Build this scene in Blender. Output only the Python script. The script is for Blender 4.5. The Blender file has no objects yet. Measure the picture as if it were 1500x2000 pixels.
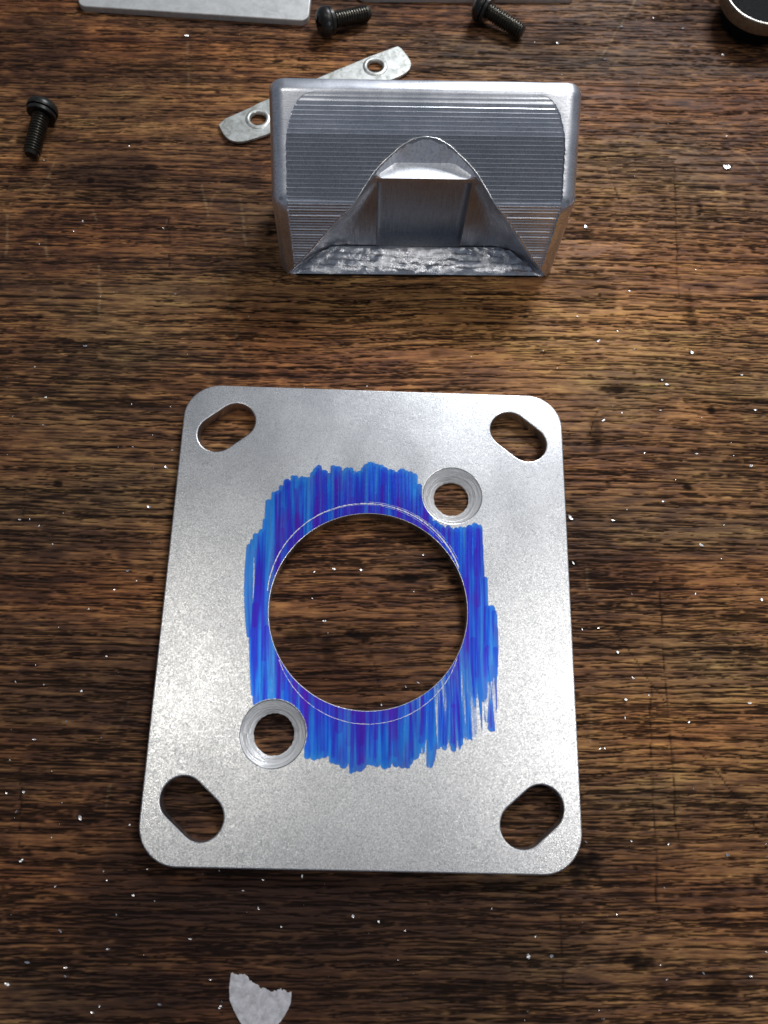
import bpy, bmesh, math, random
import numpy as np
from mathutils import Vector, Matrix

S = 0.001            # everything below is written in millimetres
scn = bpy.context.scene
col = scn.collection

# ------------------------------------------------------------------ camera
cam_d = bpy.data.cameras.new('camera')
cam = bpy.data.objects.new('camera', cam_d)
col.objects.link(cam)
CAM = Vector((-0.567, -26.747, 152.151)) * S
right = Vector((0.9993267, 0.0230815, 0.0285188))
up = Vector((-0.0305321, 0.9542026, 0.2975989))
back = Vector((-0.0203437, -0.2982693, 0.9542649))
cam.matrix_world = Matrix(((right.x, up.x, back.x, CAM.x), (right.y, up.y, back.y, CAM.y),
                           (right.z, up.z, back.z, CAM.z), (0, 0, 0, 1)))
cam_d.sensor_fit = 'VERTICAL'
cam_d.sensor_height = 36.0
cam_d.lens = 27.0
cam_d.clip_start = 0.005
cam_d.clip_end = 10.0
cam_d.dof.use_dof = True
cam_d.dof.focus_distance = 0.158
cam_d.dof.aperture_fstop = 20.0
scn.camera = cam

# ------------------------------------------------------------------ light
world = bpy.data.worlds.new('World')
scn.world = world
world.use_nodes = True
bg = world.node_tree.nodes['Background']
bg.inputs[0].default_value = (0.70, 0.81, 1.0, 1)
bg.inputs[1].default_value = 0.16

def area(name, loc, target, sx, sy, power, color):
    d = bpy.data.lights.new(name, 'AREA')
    d.shape = 'RECTANGLE'
    d.size, d.size_y = sx * S, sy * S
    d.energy = power
    d.color = color
    o = bpy.data.objects.new(name, d)
    col.objects.link(o)
    o.location = Vector(loc) * S
    o.rotation_euler = (Vector(target) * S - o.location).to_track_quat('-Z', 'Y').to_euler()
    return o

area('lamp_right', (420, 40, 900), (20, 10, 0), 240, 330, 1.9, (1.0, 0.97, 0.93))
area('lamp_left', (-250, 45, 900), (0, 20, 0), 160, 230, 0.82, (1.0, 0.96, 0.88))
area('bench_lamp', (165, 420, 385), (20, 60, 0), 170, 110, 2.35, (0.93, 0.96, 1.0))

scn.view_settings.view_transform = 'Standard'
scn.view_settings.look = 'None'
scn.view_settings.exposure = 0.0
scn.view_settings.gamma = 1.0
scn.view_settings.use_curve_mapping = False
scn.cycles.max_bounces = 8
scn.cycles.transparent_max_bounces = 12

# ------------------------------------------------------------------ helpers
rnd = random.Random(7)

def link(o, parent=None):
    col.objects.link(o)
    if parent is not None:
        o.parent = parent
    return o

def tag(o, label, cat, group=None):
    o['label'] = label
    o['category'] = cat
    if group:
        o['group'] = group
    return o

def empty(name, loc=(0, 0, 0), rz=0.0):
    o = bpy.data.objects.new(name, None)
    o.empty_display_size = 0.005
    col.objects.link(o)
    o.location = Vector(loc) * S
    o.rotation_euler = (0, 0, rz)
    return o

def finish(bm, name, mat, parent=None, smooth_angle=35, recalc=True):
    """bmesh in mm -> one mesh object in metres"""
    bm.normal_update()
    if recalc:
        bmesh.ops.recalc_face_normals(bm, faces=bm.faces)
    lim = math.radians(smooth_angle)
    for f in bm.faces:
        f.smooth = True
    for e in bm.edges:
        if len(e.link_faces) == 2:
            e.smooth = e.calc_face_angle(0) < lim
    bmesh.ops.scale(bm, vec=(S, S, S), verts=bm.verts)
    me = bpy.data.meshes.new(name)
    bm.to_mesh(me)
    bm.free()
    if mat is not None:
        me.materials.append(mat)
    o = bpy.data.objects.new(name, me)
    return link(o, parent)

def boolean(a, b, op):
    """a, b bmesh (mm) -> new bmesh, exact solver; nudges b a few microns and retries if the solver trips"""
    for bm in (a, b):
        bmesh.ops.dissolve_degenerate(bm, dist=1e-4, edges=bm.edges)
        bmesh.ops.triangulate(bm, faces=bm.faces)
        bmesh.ops.recalc_face_normals(bm, faces=bm.faces)
        if bm.calc_volume(signed=True) < 0:
            bmesh.ops.reverse_faces(bm, faces=bm.faces)
    va, vb = a.calc_volume(), b.calc_volume()
    res = None
    for attempt in range(8):
        obs = []
        for bm in (a, b):
            me = bpy.data.meshes.new('tmp')
            bm.to_mesh(me)
            ob = bpy.data.objects.new('tmp', me)
            col.objects.link(ob)
            obs.append(ob)
        obs[1].location = (0.0031 * attempt, 0.0047 * attempt, 0.0023 * attempt)
        m = obs[0].modifiers.new('b', 'BOOLEAN')
        m.operation = op
        m.solver = 'EXACT'
        m.object = obs[1]
        if attempt >= 4:
            m.use_self = True
        dg = bpy.context.evaluated_depsgraph_get()
        dg.update()
        res = bmesh.new()
        ev = obs[0].evaluated_get(dg)
        res.from_mesh(ev.to_mesh())
        ev.to_mesh_clear()
        for ob in obs:
            me = ob.data
            bpy.data.objects.remove(ob)
            bpy.data.meshes.remove(me)
        v = res.calc_volume(signed=True)
        if va - vb * 1.01 <= v < va * 0.9999:
            break
        res.free()
        res = None
    if res is None:
        print('boolean failed', va, vb)
        return a
    a.free()
    b.free()
    return res

def prism(pts, axis, a, b):
    """closed 2-D outline extruded along axis from a to b.  axis 'x': pts are (y,z); 'y': (x,z); 'z': (x,y)"""
    bm = bmesh.new()
    def P(p, t):
        return {'x': (t, p[0], p[1]), 'y': (p[0], t, p[1]), 'z': (p[0], p[1], t)}[axis]
    A = [bm.verts.new(P(p, a)) for p in pts]
    B = [bm.verts.new(P(p, b)) for p in pts]
    n = len(pts)
    for i in range(n):
        j = (i + 1) % n
        bm.faces.new((A[i], A[j], B[j], B[i]))
    bm.faces.new(A[::-1])
    bm.faces.new(B)
    bmesh.ops.recalc_face_normals(bm, faces=bm.faces)
    return bm

def lathe(bm, prof, seg=32, mat4=None, a0=0.0):
    """prof: (r, z) list spun round z; r = 0 ends close to a point"""
    rings = []
    for r, z in prof:
        if r <= 1e-6:
            rings.append([bm.verts.new((0, 0, z))])
        else:
            rings.append([bm.verts.new((r * math.cos(a0 + 2 * math.pi * k / seg), r * math.sin(a0 + 2 * math.pi * k / seg), z)) for k in range(seg)])
    for A, B in zip(rings, rings[1:]):
        if len(A) == 1 and len(B) == 1:
            continue
        for k in range(seg):
            l = (k + 1) % seg
            if len(A) == 1:
                bm.faces.new((A[0], B[k], B[l]))
            elif len(B) == 1:
                bm.faces.new((A[k], A[l], B[0]))
            else:
                bm.faces.new((A[k], A[l], B[l], B[k]))
    if mat4 is not None:
        vs = [v for ring in rings for v in ring]
        bmesh.ops.transform(bm, matrix=mat4, verts=vs)
    return rings

def offset_loop(loop, d):
    """move a closed 2-D loop sideways: d > 0 to its left"""
    n = len(loop)
    out = []
    for i in range(n):
        a, b, c = Vector(loop[i - 1]), Vector(loop[i]), Vector(loop[(i + 1) % n])
        t1, t2 = (b - a).normalized(), (c - b).normalized()
        t = (t1 + t2).normalized()
        nrm = Vector((-t.y, t.x))
        k = 1.0 / max(0.4, nrm.dot(Vector((-t1.y, t1.x))))
        out.append(tuple(b + nrm * d * k))
    return out

def rounded_rect(w, h, r, seg=14, cx=0, cy=0):
    pts = []
    for qx, qy, a in ((1, 1, 0), (-1, 1, 90), (-1, -1, 180), (1, -1, 270)):
        for k in range(seg + 1):
            t = math.radians(a + 90 * k / seg)
            pts.append((cx + qx * (w / 2 - r) + r * math.cos(t), cy + qy * (h / 2 - r) + r * math.sin(t)))
    return pts

def circle(cx, cy, r, n=64):
    return [(cx + r * math.cos(2 * math.pi * k / n), cy + r * math.sin(2 * math.pi * k / n)) for k in range(n)]

def stadium(cx, cy, r, l, ang, n=20):
    pts = []
    for side in (0, 1):
        for k in range(n + 1):
            t = ang + math.radians(-90 + 180 * side) + math.pi * k / n
            s = 1 if side == 0 else -1
            pts.append((cx + s * l * math.cos(ang) + r * math.cos(t), cy + s * l * math.sin(ang) + r * math.sin(t)))
    return pts

def plate_mesh(outer, holes, z0, z1, bev=0.25, steps=3, bev_hole=None):
    """flat plate with holes, its upper rims rounded over; outer loop counter-clockwise"""
    bm = bmesh.new()
    top_edges, bot_edges = [], []
    for li, loop in enumerate([outer] + holes):
        inward = 1 if li == 0 else -1      # material side: left of the ccw outer loop, right of ccw holes
        b = bev if (li == 0 or bev_hole is None) else bev_hole[li - 1]
        rows = [[bm.verts.new((x, y, z0)) for x, y in loop]]
        prof = [(0, z1 - b)] + [(b * (1 - math.cos(math.pi / 2 * k / steps)), z1 - b + b * math.sin(math.pi / 2 * k / steps)) for k in range(1, steps + 1)] if b else [(0, z1)]
        for d, z in prof:
            lp = offset_loop(loop, inward * d) if d else loop
            rows.append([bm.verts.new((x, y, z)) for x, y in lp])
        n = len(loop)
        for A, B in zip(rows, rows[1:]):
            for k in range(n):
                l = (k + 1) % n
                bm.faces.new((A[k], A[l], B[l], B[k]))
        for rr, store in ((rows[0], bot_edges), (rows[-1], top_edges)):
            for k in range(n):
                store.append(bm.edges.get((rr[k], rr[(k + 1) % n])))
    bmesh.ops.triangle_fill(bm, use_beauty=True, use_dissolve=False, edges=top_edges)
    bmesh.ops.triangle_fill(bm, use_beauty=True, use_dissolve=False, edges=bot_edges)
    return bm

# ------------------------------------------------------------------ materials
def new_mat(name):
    m = bpy.data.materials.new(name)
    m.use_nodes = True
    nt = m.node_tree
    return m, nt, nt.nodes['Principled BSDF']

def N(nt, kind, **kw):
    n = nt.nodes.new(kind)
    for k, v in kw.items():
        setattr(n, k, v)
    return n

def mapped(nt, scale, rot=(0, 0, 0)):
    tc = N(nt, 'ShaderNodeTexCoord')
    mp = N(nt, 'ShaderNodeMapping')
    mp.inputs['Scale'].default_value = scale
    mp.inputs['Rotation'].default_value = rot
    nt.links.new(tc.outputs['Object'], mp.inputs['Vector'])
    return mp.outputs['Vector']

def noise(nt, vec, scale=1.0, detail=3, rough=0.6, dist=0.0):
    n = N(nt, 'ShaderNodeTexNoise')
    n.inputs['Scale'].default_value = scale
    n.inputs['Detail'].default_value = detail
    n.inputs['Roughness'].default_value = rough
    n.inputs['Distortion'].default_value = dist
    nt.links.new(vec, n.inputs['Vector'])
    return n.outputs['Fac']

def ramp(nt, fac, stops):
    r = N(nt, 'ShaderNodeValToRGB')
    els = r.color_ramp.elements
    while len(els) < len(stops):
        els.new(0.5)
    for e, (p, c) in zip(els, stops):
        e.position = p
        e.color = c if len(c) == 4 else (*c, 1)
    nt.links.new(fac, r.inputs['Fac'])
    return r.outputs['Color']

def maprange(nt, val, a, b, c, d):
    m = N(nt, 'ShaderNodeMapRange')
    for i, v in zip((1, 2, 3, 4), (a, b, c, d)):
        m.inputs[i].default_value = v
    nt.links.new(val, m.inputs[0])
    return m.outputs[0]

def mathn(nt, op, a, b):
    m = N(nt, 'ShaderNodeMath', operation=op)
    for i, v in enumerate((a, b)):
        if isinstance(v, (int, float)):
            m.inputs[i].default_value = v
        else:
            nt.links.new(v, m.inputs[i])
    return m.outputs[0]

def bump(nt, bsdf, height, strength, dist_mm):
    b = N(nt, 'ShaderNodeBump')
    b.inputs['Strength'].default_value = strength
    b.inputs['Distance'].default_value = dist_mm * S
    nt.links.new(height, b.inputs['Height'])
    nt.links.new(b.outputs['Normal'], bsdf.inputs['Normal'])

def g(v):
    return (v, v, v, 1)

def mat_tumbled():
    """tumbled aluminium sheet: a felt of tiny random nicks"""
    m, nt, b = new_mat('tumbled_aluminium')
    v = mapped(nt, (1000, 1000, 1000))
    worm = noise(nt, v, 1.7, 3, 0.6, 2.4)
    fine = noise(nt, v, 4.2, 2, 0.6, 0.8)
    big = noise(nt, v, 0.09, 3, 0.5)
    mix = mathn(nt, 'ADD', mathn(nt, 'MULTIPLY', worm, 0.6), mathn(nt, 'MULTIPLY', fine, 0.4))
    c = ramp(nt, mix, [(0.38, (0.36, 0.365, 0.38)), (0.5, (0.60, 0.605, 0.615)), (0.62, (0.92, 0.92, 0.92))])
    nt.links.new(c, b.inputs['Base Color'])
    b.inputs['Metallic'].default_value = 1.0
    r = mathn(nt, 'ADD', maprange(nt, mix, 0.3, 0.7, 0.42, 0.25), maprange(nt, big, 0.3, 0.7, -0.03, 0.04))
    nt.links.new(r, b.inputs['Roughness'])
    bump(nt, b, mix, 0.6, 0.05)
    return m

def mat_milled(name, base=0.78, rough=0.28, stretch=(14, 0.6, 3), streak=0.5, bdist=0.03, metallic=0.85, nscale=3.0):
    """freshly machined aluminium: streaks along the cutter path"""
    m, nt, b = new_mat(name)
    v = mapped(nt, tuple(1000 / s for s in stretch))
    n1 = noise(nt, v, 1.6, 4, 0.65, 0.3)
    v2 = mapped(nt, (1000, 1000, 1000))
    n2 = noise(nt, v2, nscale, 3, 0.6, 1.5)
    big = noise(nt, v2, 0.12, 3, 0.6)
    mix = mathn(nt, 'ADD', mathn(nt, 'MULTIPLY', n1, streak), mathn(nt, 'MULTIPLY', n2, 1 - streak))
    tint = lambda k: (base * k * 0.965, base * k * 0.985, min(0.98, base * k * 1.05), 1)
    c = ramp(nt, mix, [(0.32, tint(0.6)), (0.5, tint(1.0)), (0.66, tint(1.2)), (0.74, tint(1.3))])
    nt.links.new(c, b.inputs['Base Color'])
    b.inputs['Metallic'].default_value = metallic
    r = mathn(nt, 'ADD', maprange(nt, mix, 0.3, 0.7, rough + 0.1, rough - 0.06), maprange(nt, big, 0.3, 0.7, -0.05, 0.08))
    nt.links.new(r, b.inputs['Roughness'])
    bump(nt, b, mix, 0.6, bdist)
    return m

def mat_turned():
    """countersink: rings left by the cutter"""
    m, nt, b = new_mat('turned_aluminium')
    tc = N(nt, 'ShaderNodeTexCoord')
    sep = N(nt, 'ShaderNodeSeparateXYZ')
    nt.links.new(tc.outputs['Object'], sep.inputs[0])
    x, y = sep.outputs[0], sep.outputs[1]
    r = mathn(nt, 'SQRT', mathn(nt, 'ADD', mathn(nt, 'MULTIPLY', x, x), mathn(nt, 'MULTIPLY', y, y)), 0)
    ang = mathn(nt, 'ARCTAN2', y, x)
    cmb = N(nt, 'ShaderNodeCombineXYZ')
    nt.links.new(mathn(nt, 'MULTIPLY', r, 1000 * 1.7), cmb.inputs[0])
    nt.links.new(mathn(nt, 'MULTIPLY', ang, 0.9), cmb.inputs[1])
    n1 = noise(nt, cmb.outputs[0], 1.0, 4, 0.65, 0.3)
    c = ramp(nt, n1, [(0.34, g(0.66)), (0.5, g(0.88)), (0.64, g(0.95))])
    nt.links.new(c, b.inputs['Base Color'])
    b.inputs['Metallic'].default_value = 0.45
    nt.links.new(maprange(nt, n1, 0.3, 0.7, 0.46, 0.26), b.inputs['Roughness'])
    bump(nt, b, n1, 1.0, 0.4)
    return m

def mat_simple(name, c0, c1, rough, metallic=0.0, scale=1.0, bdist=0.02, spec=0.5, detail=4):
    m, nt, b = new_mat(name)
    v = mapped(nt, (1000, 1000, 1000))
    n1 = noise(nt, v, scale, detail, 0.65, 0.6)
    nt.links.new(ramp(nt, n1, [(0.34, c0), (0.66, c1)]), b.inputs['Base Color'])
    nt.links.new(maprange(nt, n1, 0.3, 0.7, rough + 0.08, rough - 0.06), b.inputs['Roughness'])
    b.inputs['Metallic'].default_value = metallic
    b.inputs['Specular IOR Level'].default_value = spec
    bump(nt, b, n1, 0.5, bdist)
    return m

M_PLATE = mat_tumbled()
M_BLOCK = mat_milled('milled_aluminium', 0.78, 0.30, (9, 0.5, 0.5), 0.5, 0.03, 0.94, 1.3)
M_POCKET = mat_milled('pocket_aluminium', 0.50, 0.34, (0.45, 0.5, 9), 0.6, 0.12, 0.97, 1.6)  # same aluminium, base lowered to paint the pocket's shade
M_TORN = mat_milled('torn_aluminium', 0.74, 0.26, (1.5, 0.6, 0.5), 0.5, 0.2, 0.92, 1.3)
M_LIP = mat_milled('lit_lip_aluminium', 0.88, 0.34, (0.8, 0.5, 6), 0.6, 0.02, 0.75, 2.0)  # same aluminium, base raised to paint light on ledge and upper wall
M_EDGE = mat_simple('burnished_edge', (0.80, 0.81, 0.83), (0.95, 0.95, 0.96), 0.25, 1.0, 3.0, 0.01)
M_TURN = mat_turned()
M_SATIN = mat_simple('satin_grey_sheet', (0.43, 0.43, 0.42), (0.60, 0.60, 0.585), 0.55, 0.55, 0.35, 0.01)
M_ZINC = mat_simple('dull_zinc', (0.30, 0.31, 0.28), (0.76, 0.77, 0.74), 0.42, 0.75, 0.55, 0.03)
M_BLACK = mat_simple('black_oxide_steel', (0.014, 0.0135, 0.013), (0.045, 0.044, 0.041), 0.34, 0.6, 2.0, 0.02)
M_THREAD = mat_simple('oily_thread_steel', (0.024, 0.022, 0.018), (0.10, 0.093, 0.075), 0.30, 0.8, 2.5, 0.01)
M_RIM = mat_simple('worn_steel_rim', (0.34, 0.32, 0.29), (0.55, 0.52, 0.48), 0.28, 1.0, 1.5, 0.01)
M_SIDE_REFLECTION = mat_simple('steel_side_wood_reflection', (0.16, 0.13, 0.09), (0.26, 0.21, 0.15), 0.45, 0.8, 0.8, 0.02)  # knob's steel side, base browned to paint in the reflected bench wood
M_DARK = mat_simple('black_rubber', (0.003, 0.003, 0.004), (0.008, 0.008, 0.009), 0.7, 0.0, 2.0, 0.01, 0.1)
M_PAPER = mat_simple('weathered_white_paper', (0.33, 0.32, 0.33), (0.56, 0.55, 0.57), 0.75, 0.0, 0.75, 0.08, 0.3)
M_CHIP = mat_simple('bright_aluminium_swarf', (0.82, 0.82, 0.83), (0.95, 0.95, 0.95), 0.32, 1.0, 3.0, 0.0)
M_SCRIBE = mat_simple('bare_scratched_aluminium', (0.55, 0.56, 0.58), (0.85, 0.85, 0.86), 0.38, 0.95, 6.0, 0.0)

# ------------------------------------------------------------------ measured layout, millimetres on the bench
INK = [(-24.1, 12.5, -22.7, -6.4), (-23.9, 13.1, -21.8, -15.9), (-23.7, 13.8, -21.4, -17.7), (-23.5, 14.4, -21.0, -19.2), (-23.3, 14.5, -20.8, -19.2), (-23.0, 14.6, -20.6, -19.2), (-22.8, 14.8, -20.3, -19.2), (-22.5, 15.0, -20.1, -19.1), (-22.3, 15.2, -19.8, -19.1), (-22.0, 15.4, -19.6, -19.1), (-21.8, 15.6, -19.4, -19.1), (-21.5, 15.8, -19.1, -19.1), (-21.4, 17.7, -18.9, -19.1), (-21.3, 19.9, -18.6, -19.1), (-21.1, 20.9, -18.4, -19.1), (-20.9, 21.9, -18.2, -19.1), (-20.7, 22.8, -17.9, -19.1), (-20.5, 23.0, -17.7, -19.1), (-20.2, 23.2, -17.4, -19.1), (-20.0, 23.4, -17.2, -19.1), (-19.7, 23.6, -16.9, -19.1), (-19.5, 23.8, -16.7, -19.1), (-19.2, 23.9, -16.5, -19.1), (-19.0, 24.1, -16.2, -19.1), (-18.7, 24.3, -16.0, -19.0), (-18.5, 24.8, -15.7, -19.0), (-18.3, 25.3, -15.5, -19.0), (-18.0, 25.9, -15.3, -19.0), (-17.8, 26.2, -15.0, -19.3), (-17.5, 26.4, -14.7, -19.6), (-17.3, 26.5, -14.5, -20.0), (-17.0, 26.6, -14.2, -20.4), (-16.8, 26.8, -14.0, -20.8), (-16.5, 26.9, -13.7, -21.1), (-16.3, 27.1, -13.4, -21.5), (-16.0, 27.1, -13.2, -21.9), (-15.7, 27.1, -12.9, -22.3), (-15.5, 27.1, -12.6, -22.6), (-15.2, 27.1, -12.4, -23.0), (-14.9, 27.1, -12.1, -23.4), (-14.7, 27.0, -11.9, -23.7), (-14.4, 27.0, -11.6, -24.1), (-14.1, 27.0, -11.3, -24.5), (-13.9, 27.0, -10.9, -27.8), (-13.6, 27.0, -10.7, -27.9), (-13.3, 27.0, -10.4, -28.1), (-13.1, 27.0, -10.2, -28.2), (-12.8, 26.9, -9.9, -28.3), (-12.6, 27.2, -9.7, -28.4), (-12.3, 27.7, -9.5, -28.5), (-12.1, 28.1, -9.2, -28.6), (-11.8, 28.6, -9.0, -28.6), (-11.6, 29.0, -8.8, -28.5), (-11.3, 29.4, -8.5, -28.4), (-11.1, 29.6, -8.3, -28.3), (-10.8, 29.7, -8.1, -28.2), (-10.6, 29.8, -7.8, -28.1), (-10.3, 29.4, -7.6, -28.0), (-10.0, 28.9, -7.4, -27.9), (-9.7, 28.5, -7.1, -28.0), (-9.4, 28.0, -6.9, -28.2), (-9.1, 27.4, -6.6, -28.3), (-8.9, 28.0, -6.4, -28.4), (-8.7, 29.0, -6.1, -28.6), (-8.4, 29.5, -5.9, -28.7), (-8.2, 29.7, -5.7, -28.9), (-7.9, 29.9, -5.4, -29.0), (-7.6, 29.8, -5.2, -29.2), (-7.4, 29.6, -4.9, -29.2), (-7.1, 29.3, -4.7, -29.2), (-6.8, 29.0, -4.5, -29.2), (-6.5, 28.6, -4.2, -29.2), (-6.2, 28.2, -4.0, -29.2), (-6.0, 28.5, -3.7, -29.2), (-5.7, 28.8, -3.5, -29.3), (-5.5, 29.1, -3.3, -29.6), (-5.2, 29.3, -3.0, -29.9), (-5.0, 29.6, -2.8, -30.2), (-4.7, 29.5, -2.5, -30.5), (-4.4, 29.2, -2.3, -30.9), (-4.1, 28.9, -2.0, -31.0), (-3.9, 28.7, -1.8, -30.8), (-3.6, 28.6, -1.6, -30.6), (-3.3, 28.5, -1.3, -30.4), (-3.1, 28.4, -1.1, -30.2), (-2.8, 28.5, -0.9, -30.1), (-2.5, 28.8, -0.6, -29.9), (-2.3, 29.0, -0.4, -29.7), (-2.0, 29.3, -0.2, -29.5), (-1.8, 29.5, 0.1, -29.3), (-1.5, 29.7, 0.3, -29.1), (-1.2, 30.0, 0.5, -28.9), (-1.0, 30.2, 0.7, -28.7), (-0.7, 30.4, 1.0, -28.9), (-0.5, 30.7, 1.2, -29.0), (-0.2, 30.7, 1.5, -29.2), (0.1, 30.7, 1.7, -29.3), (0.3, 30.7, 2.0, -29.4), (0.6, 30.7, 2.2, -29.6), (0.9, 30.6, 2.4, -29.7), (1.1, 30.6, 2.7, -29.8), (1.4, 30.6, 2.9, -29.7), (1.7, 30.3, 3.1, -29.7), (2.0, 29.9, 3.4, -29.6), (2.2, 29.5, 3.6, -29.5), (2.5, 29.4, 3.9, -29.5), (2.8, 29.3, 4.1, -29.4), (3.0, 29.3, 4.3, -29.3), (3.3, 29.2, 4.6, -29.2), (3.6, 29.2, 4.8, -29.2), (3.8, 29.1, 5.0, -29.2), (4.1, 29.1, 5.3, -29.2), (4.4, 29.0, 5.5, -29.2), (4.7, 29.0, 5.8, -29.3), (4.9, 29.0, 6.0, -29.3), (5.2, 29.1, 6.2, -29.3), (5.4, 29.2, 6.5, -29.4), (5.7, 29.3, 6.7, -29.5), (6.0, 29.3, 6.9, -29.6), (6.2, 29.4, 7.2, -29.6), (6.5, 29.5, 7.4, -29.7), (6.8, 29.5, 7.7, -29.8), (7.0, 29.4, 7.9, -29.6), (7.3, 29.3, 8.1, -29.4), (7.6, 29.3, 8.4, -29.2), (7.9, 29.2, 8.6, -29.0), (8.1, 28.9, 8.8, -28.8), (8.4, 28.6, 9.1, -28.6), (8.7, 28.3, 9.3, -28.4), (8.9, 28.0, 9.5, -28.2), (9.2, 27.2, 9.8, -28.0), (9.5, 26.4, 10.0, -27.8), (9.8, 25.5, 10.3, -27.6), (10.0, 24.7, 10.5, -27.3), (10.3, 24.1, 10.7, -26.7), (10.6, 23.4, 11.0, -26.1), (10.8, 22.8, 11.2, -25.5), (11.1, 22.1, 11.4, -25.5), (11.4, 21.5, 11.7, -25.4), (11.6, 20.9, 11.9, -25.4), (11.9, 20.3, 12.2, -26.4), (12.2, 19.7, 12.4, -27.5), (12.4, 19.1, 12.6, -28.5), (12.7, 18.6, 12.9, -29.5), (13.0, 18.4, 13.1, -29.3), (13.2, 18.2, 13.4, -27.8), (13.5, 18.1, 13.6, -26.3), (13.8, 17.9, 13.8, -25.3), (14.0, 17.8, 14.1, -25.5), (14.3, 17.6, 14.3, -25.6), (14.5, 17.5, 14.6, -25.7), (14.8, 17.4, 14.8, -25.9), (15.1, 17.3, 15.0, -26.0), (15.3, 17.3, 15.3, -26.1), (15.6, 17.3, 15.5, -26.2), (15.8, 17.2, 15.8, -26.4), (16.1, 17.2, 16.0, -26.3), (16.4, 17.2, 16.2, -26.2), (16.6, 17.1, 16.5, -26.1), (16.9, 17.1, 16.7, -26.0), (17.2, 17.1, 17.0, -25.9), (17.4, 17.1, 17.2, -25.7), (17.7, 17.2, 17.4, -25.5), (17.9, 17.3, 17.7, -25.4), (18.2, 17.3, 17.9, -25.2), (18.5, 17.4, 18.2, -25.0), (18.7, 17.4, 18.4, -24.9), (19.0, 17.5, 18.6, -24.7), (19.3, 17.6, 18.9, -24.6), (19.5, 17.6, 19.1, -24.6), (19.8, 17.7, 19.4, -24.5), (20.0, 17.7, 19.6, -24.5), (20.3, 17.8, 19.9, -24.4), (20.6, 17.8, 20.1, -24.4), (20.8, 17.8, 20.3, -24.3), (21.1, 17.9, 20.6, -24.3), (21.4, 17.9, 20.8, -24.2), (21.6, 17.9, 21.1, -24.1), (21.9, 18.0, 21.3, -24.1), (22.1, 18.0, 21.6, -21.1), (22.4, 18.0, 21.9, -17.6), (22.7, 18.1, 22.1, -17.4), (22.8, 10.5, 22.4, -17.3), (23.0, 7.1, 22.6, -17.2), (23.2, 5.0, 22.8, -19.1), (23.4, 1.5, 23.0, -21.1), (23.7, 1.2, 23.3, -22.8), (23.9, 1.2, 23.5, -22.8), (24.2, 1.2, 23.7, -22.8), (24.4, 1.2, 24.0, -22.8), (24.7, 0.3, 24.2, -22.8), (24.9, -0.6, 24.5, -22.8)]
SCORES = {'scA': [(71.7, 110.9), (71.0, 97.4), (70.1, 85.9), (69.3, 74.9)], 'scB': [(59.5, 8.4), (58.9, -1.1), (58.7, -8.2), (58.7, -17.0), (58.8, -25.6), (58.6, -41.0)], 'scC': [(55.8, -13.2), (54.8, -26.6), (54.3, -37.5), (54.1, -46.3), (53.8, -53.8)], 'scD': [(49.8, -2.9), (54.8, -11.3), (58.4, -16.1)], 'scE': [(60.9, -21.8), (65.8, -27.3), (73.0, -37.1), (75.2, -42.4)], 'scF': [(48.5, 45.1), (46.5, 39.6)], 'lt1': [(-63.6, 77.4), (-61.7, 64.2)], 'lt2': [(-42.4, 100.9), (-40.0, 92.3)], 'lt3': [(-33.1, 98.4), (-30.8, 84.3)], 'lt4': [(-36.2, 78.5), (-33.2, 67.9), (-29.1, 55.2)], 'lt5': [(66.0, 165.2), (55.9, 145.4)], 'scG': [(36.1, -54.2), (36.1, -64.7)], 'lt6': [(-50.3, 144.6), (-47.9, 126.7)], 'lt7': [(89.7, 116.4), (94.5, 108.9)], 'scH': [(-63.7, -31.1), (-61.5, -46.8)], 'scI': [(-49.3, 91.9), (-47.8, 78.0)], 'scJ': [(55.3, 110.1), (58.2, 98.3)], 'lt8': [(-77.0, 85.0), (-75.7, 79.6)], 'lt9': [(-86.4, 90.2), (-84.9, 79.2)]}
SPOTS = [(-76.1, 90.7, 1.2, 0.9), (-68.6, 100.9, 1.4, 1.2), (68.9, 110.8, 0.9, 0.9), (77.0, 100.3, 1.1, 0.9), (64.7, 82.6, 0.9, 0.9), (76.7, 89.0, 2.9, 1.8), (88.3, 88.8, 1.8, 1.8), (74.1, 46.7, 1.6, 1.9), (66.7, 28.6, 1.9, 1.6), (85.6, 66.8, 2.4, 0.9), (88.5, 101.2, 2.4, 2.9), (-65.2, 24.8, 1.4, 1.4), (-54.6, 12.7, 1.4, 1.4), (-60.6, -13.3, 2.1, 2.6), (-44.0, 5.3, 1.6, 1.6), (53.2, -21.5, 2.1, 1.9), (65.9, -16.7, 2.6, 1.9), (63.6, -65.4, 5.3, 4.7), (40.7, -45.7, 4.0, 4.9), (54.2, 99.6, 2.6, 4.7), (71.8, 70.3, 2.6, 8.2), (48.2, 39.7, 2.9, 7.1), (-80.2, 50.1, 4.1, 2.9), (-53.9, 45.4, 2.1, 1.6), (50.4, -46.1, 1.4, 1.4), (-63.4, 119.3, 1.2, 1.2), (-91.1, 149.1, 3.5, 2.1), (47.6, -61.3, 8.2, 2.9), (51.3, -37.6, 3.5, 2.4), (73.3, -0.2, 4.1, 3.5), (-1.8, -4.8, 7.1, 2.4), (-7.7, -7.9, 4.7, 4.7), (7.1, 6.8, 8.2, 1.8), (-12.9, -5.1, 5.9, 2.4), (52.8, 50.8, 7.1, 1.6)]
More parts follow.
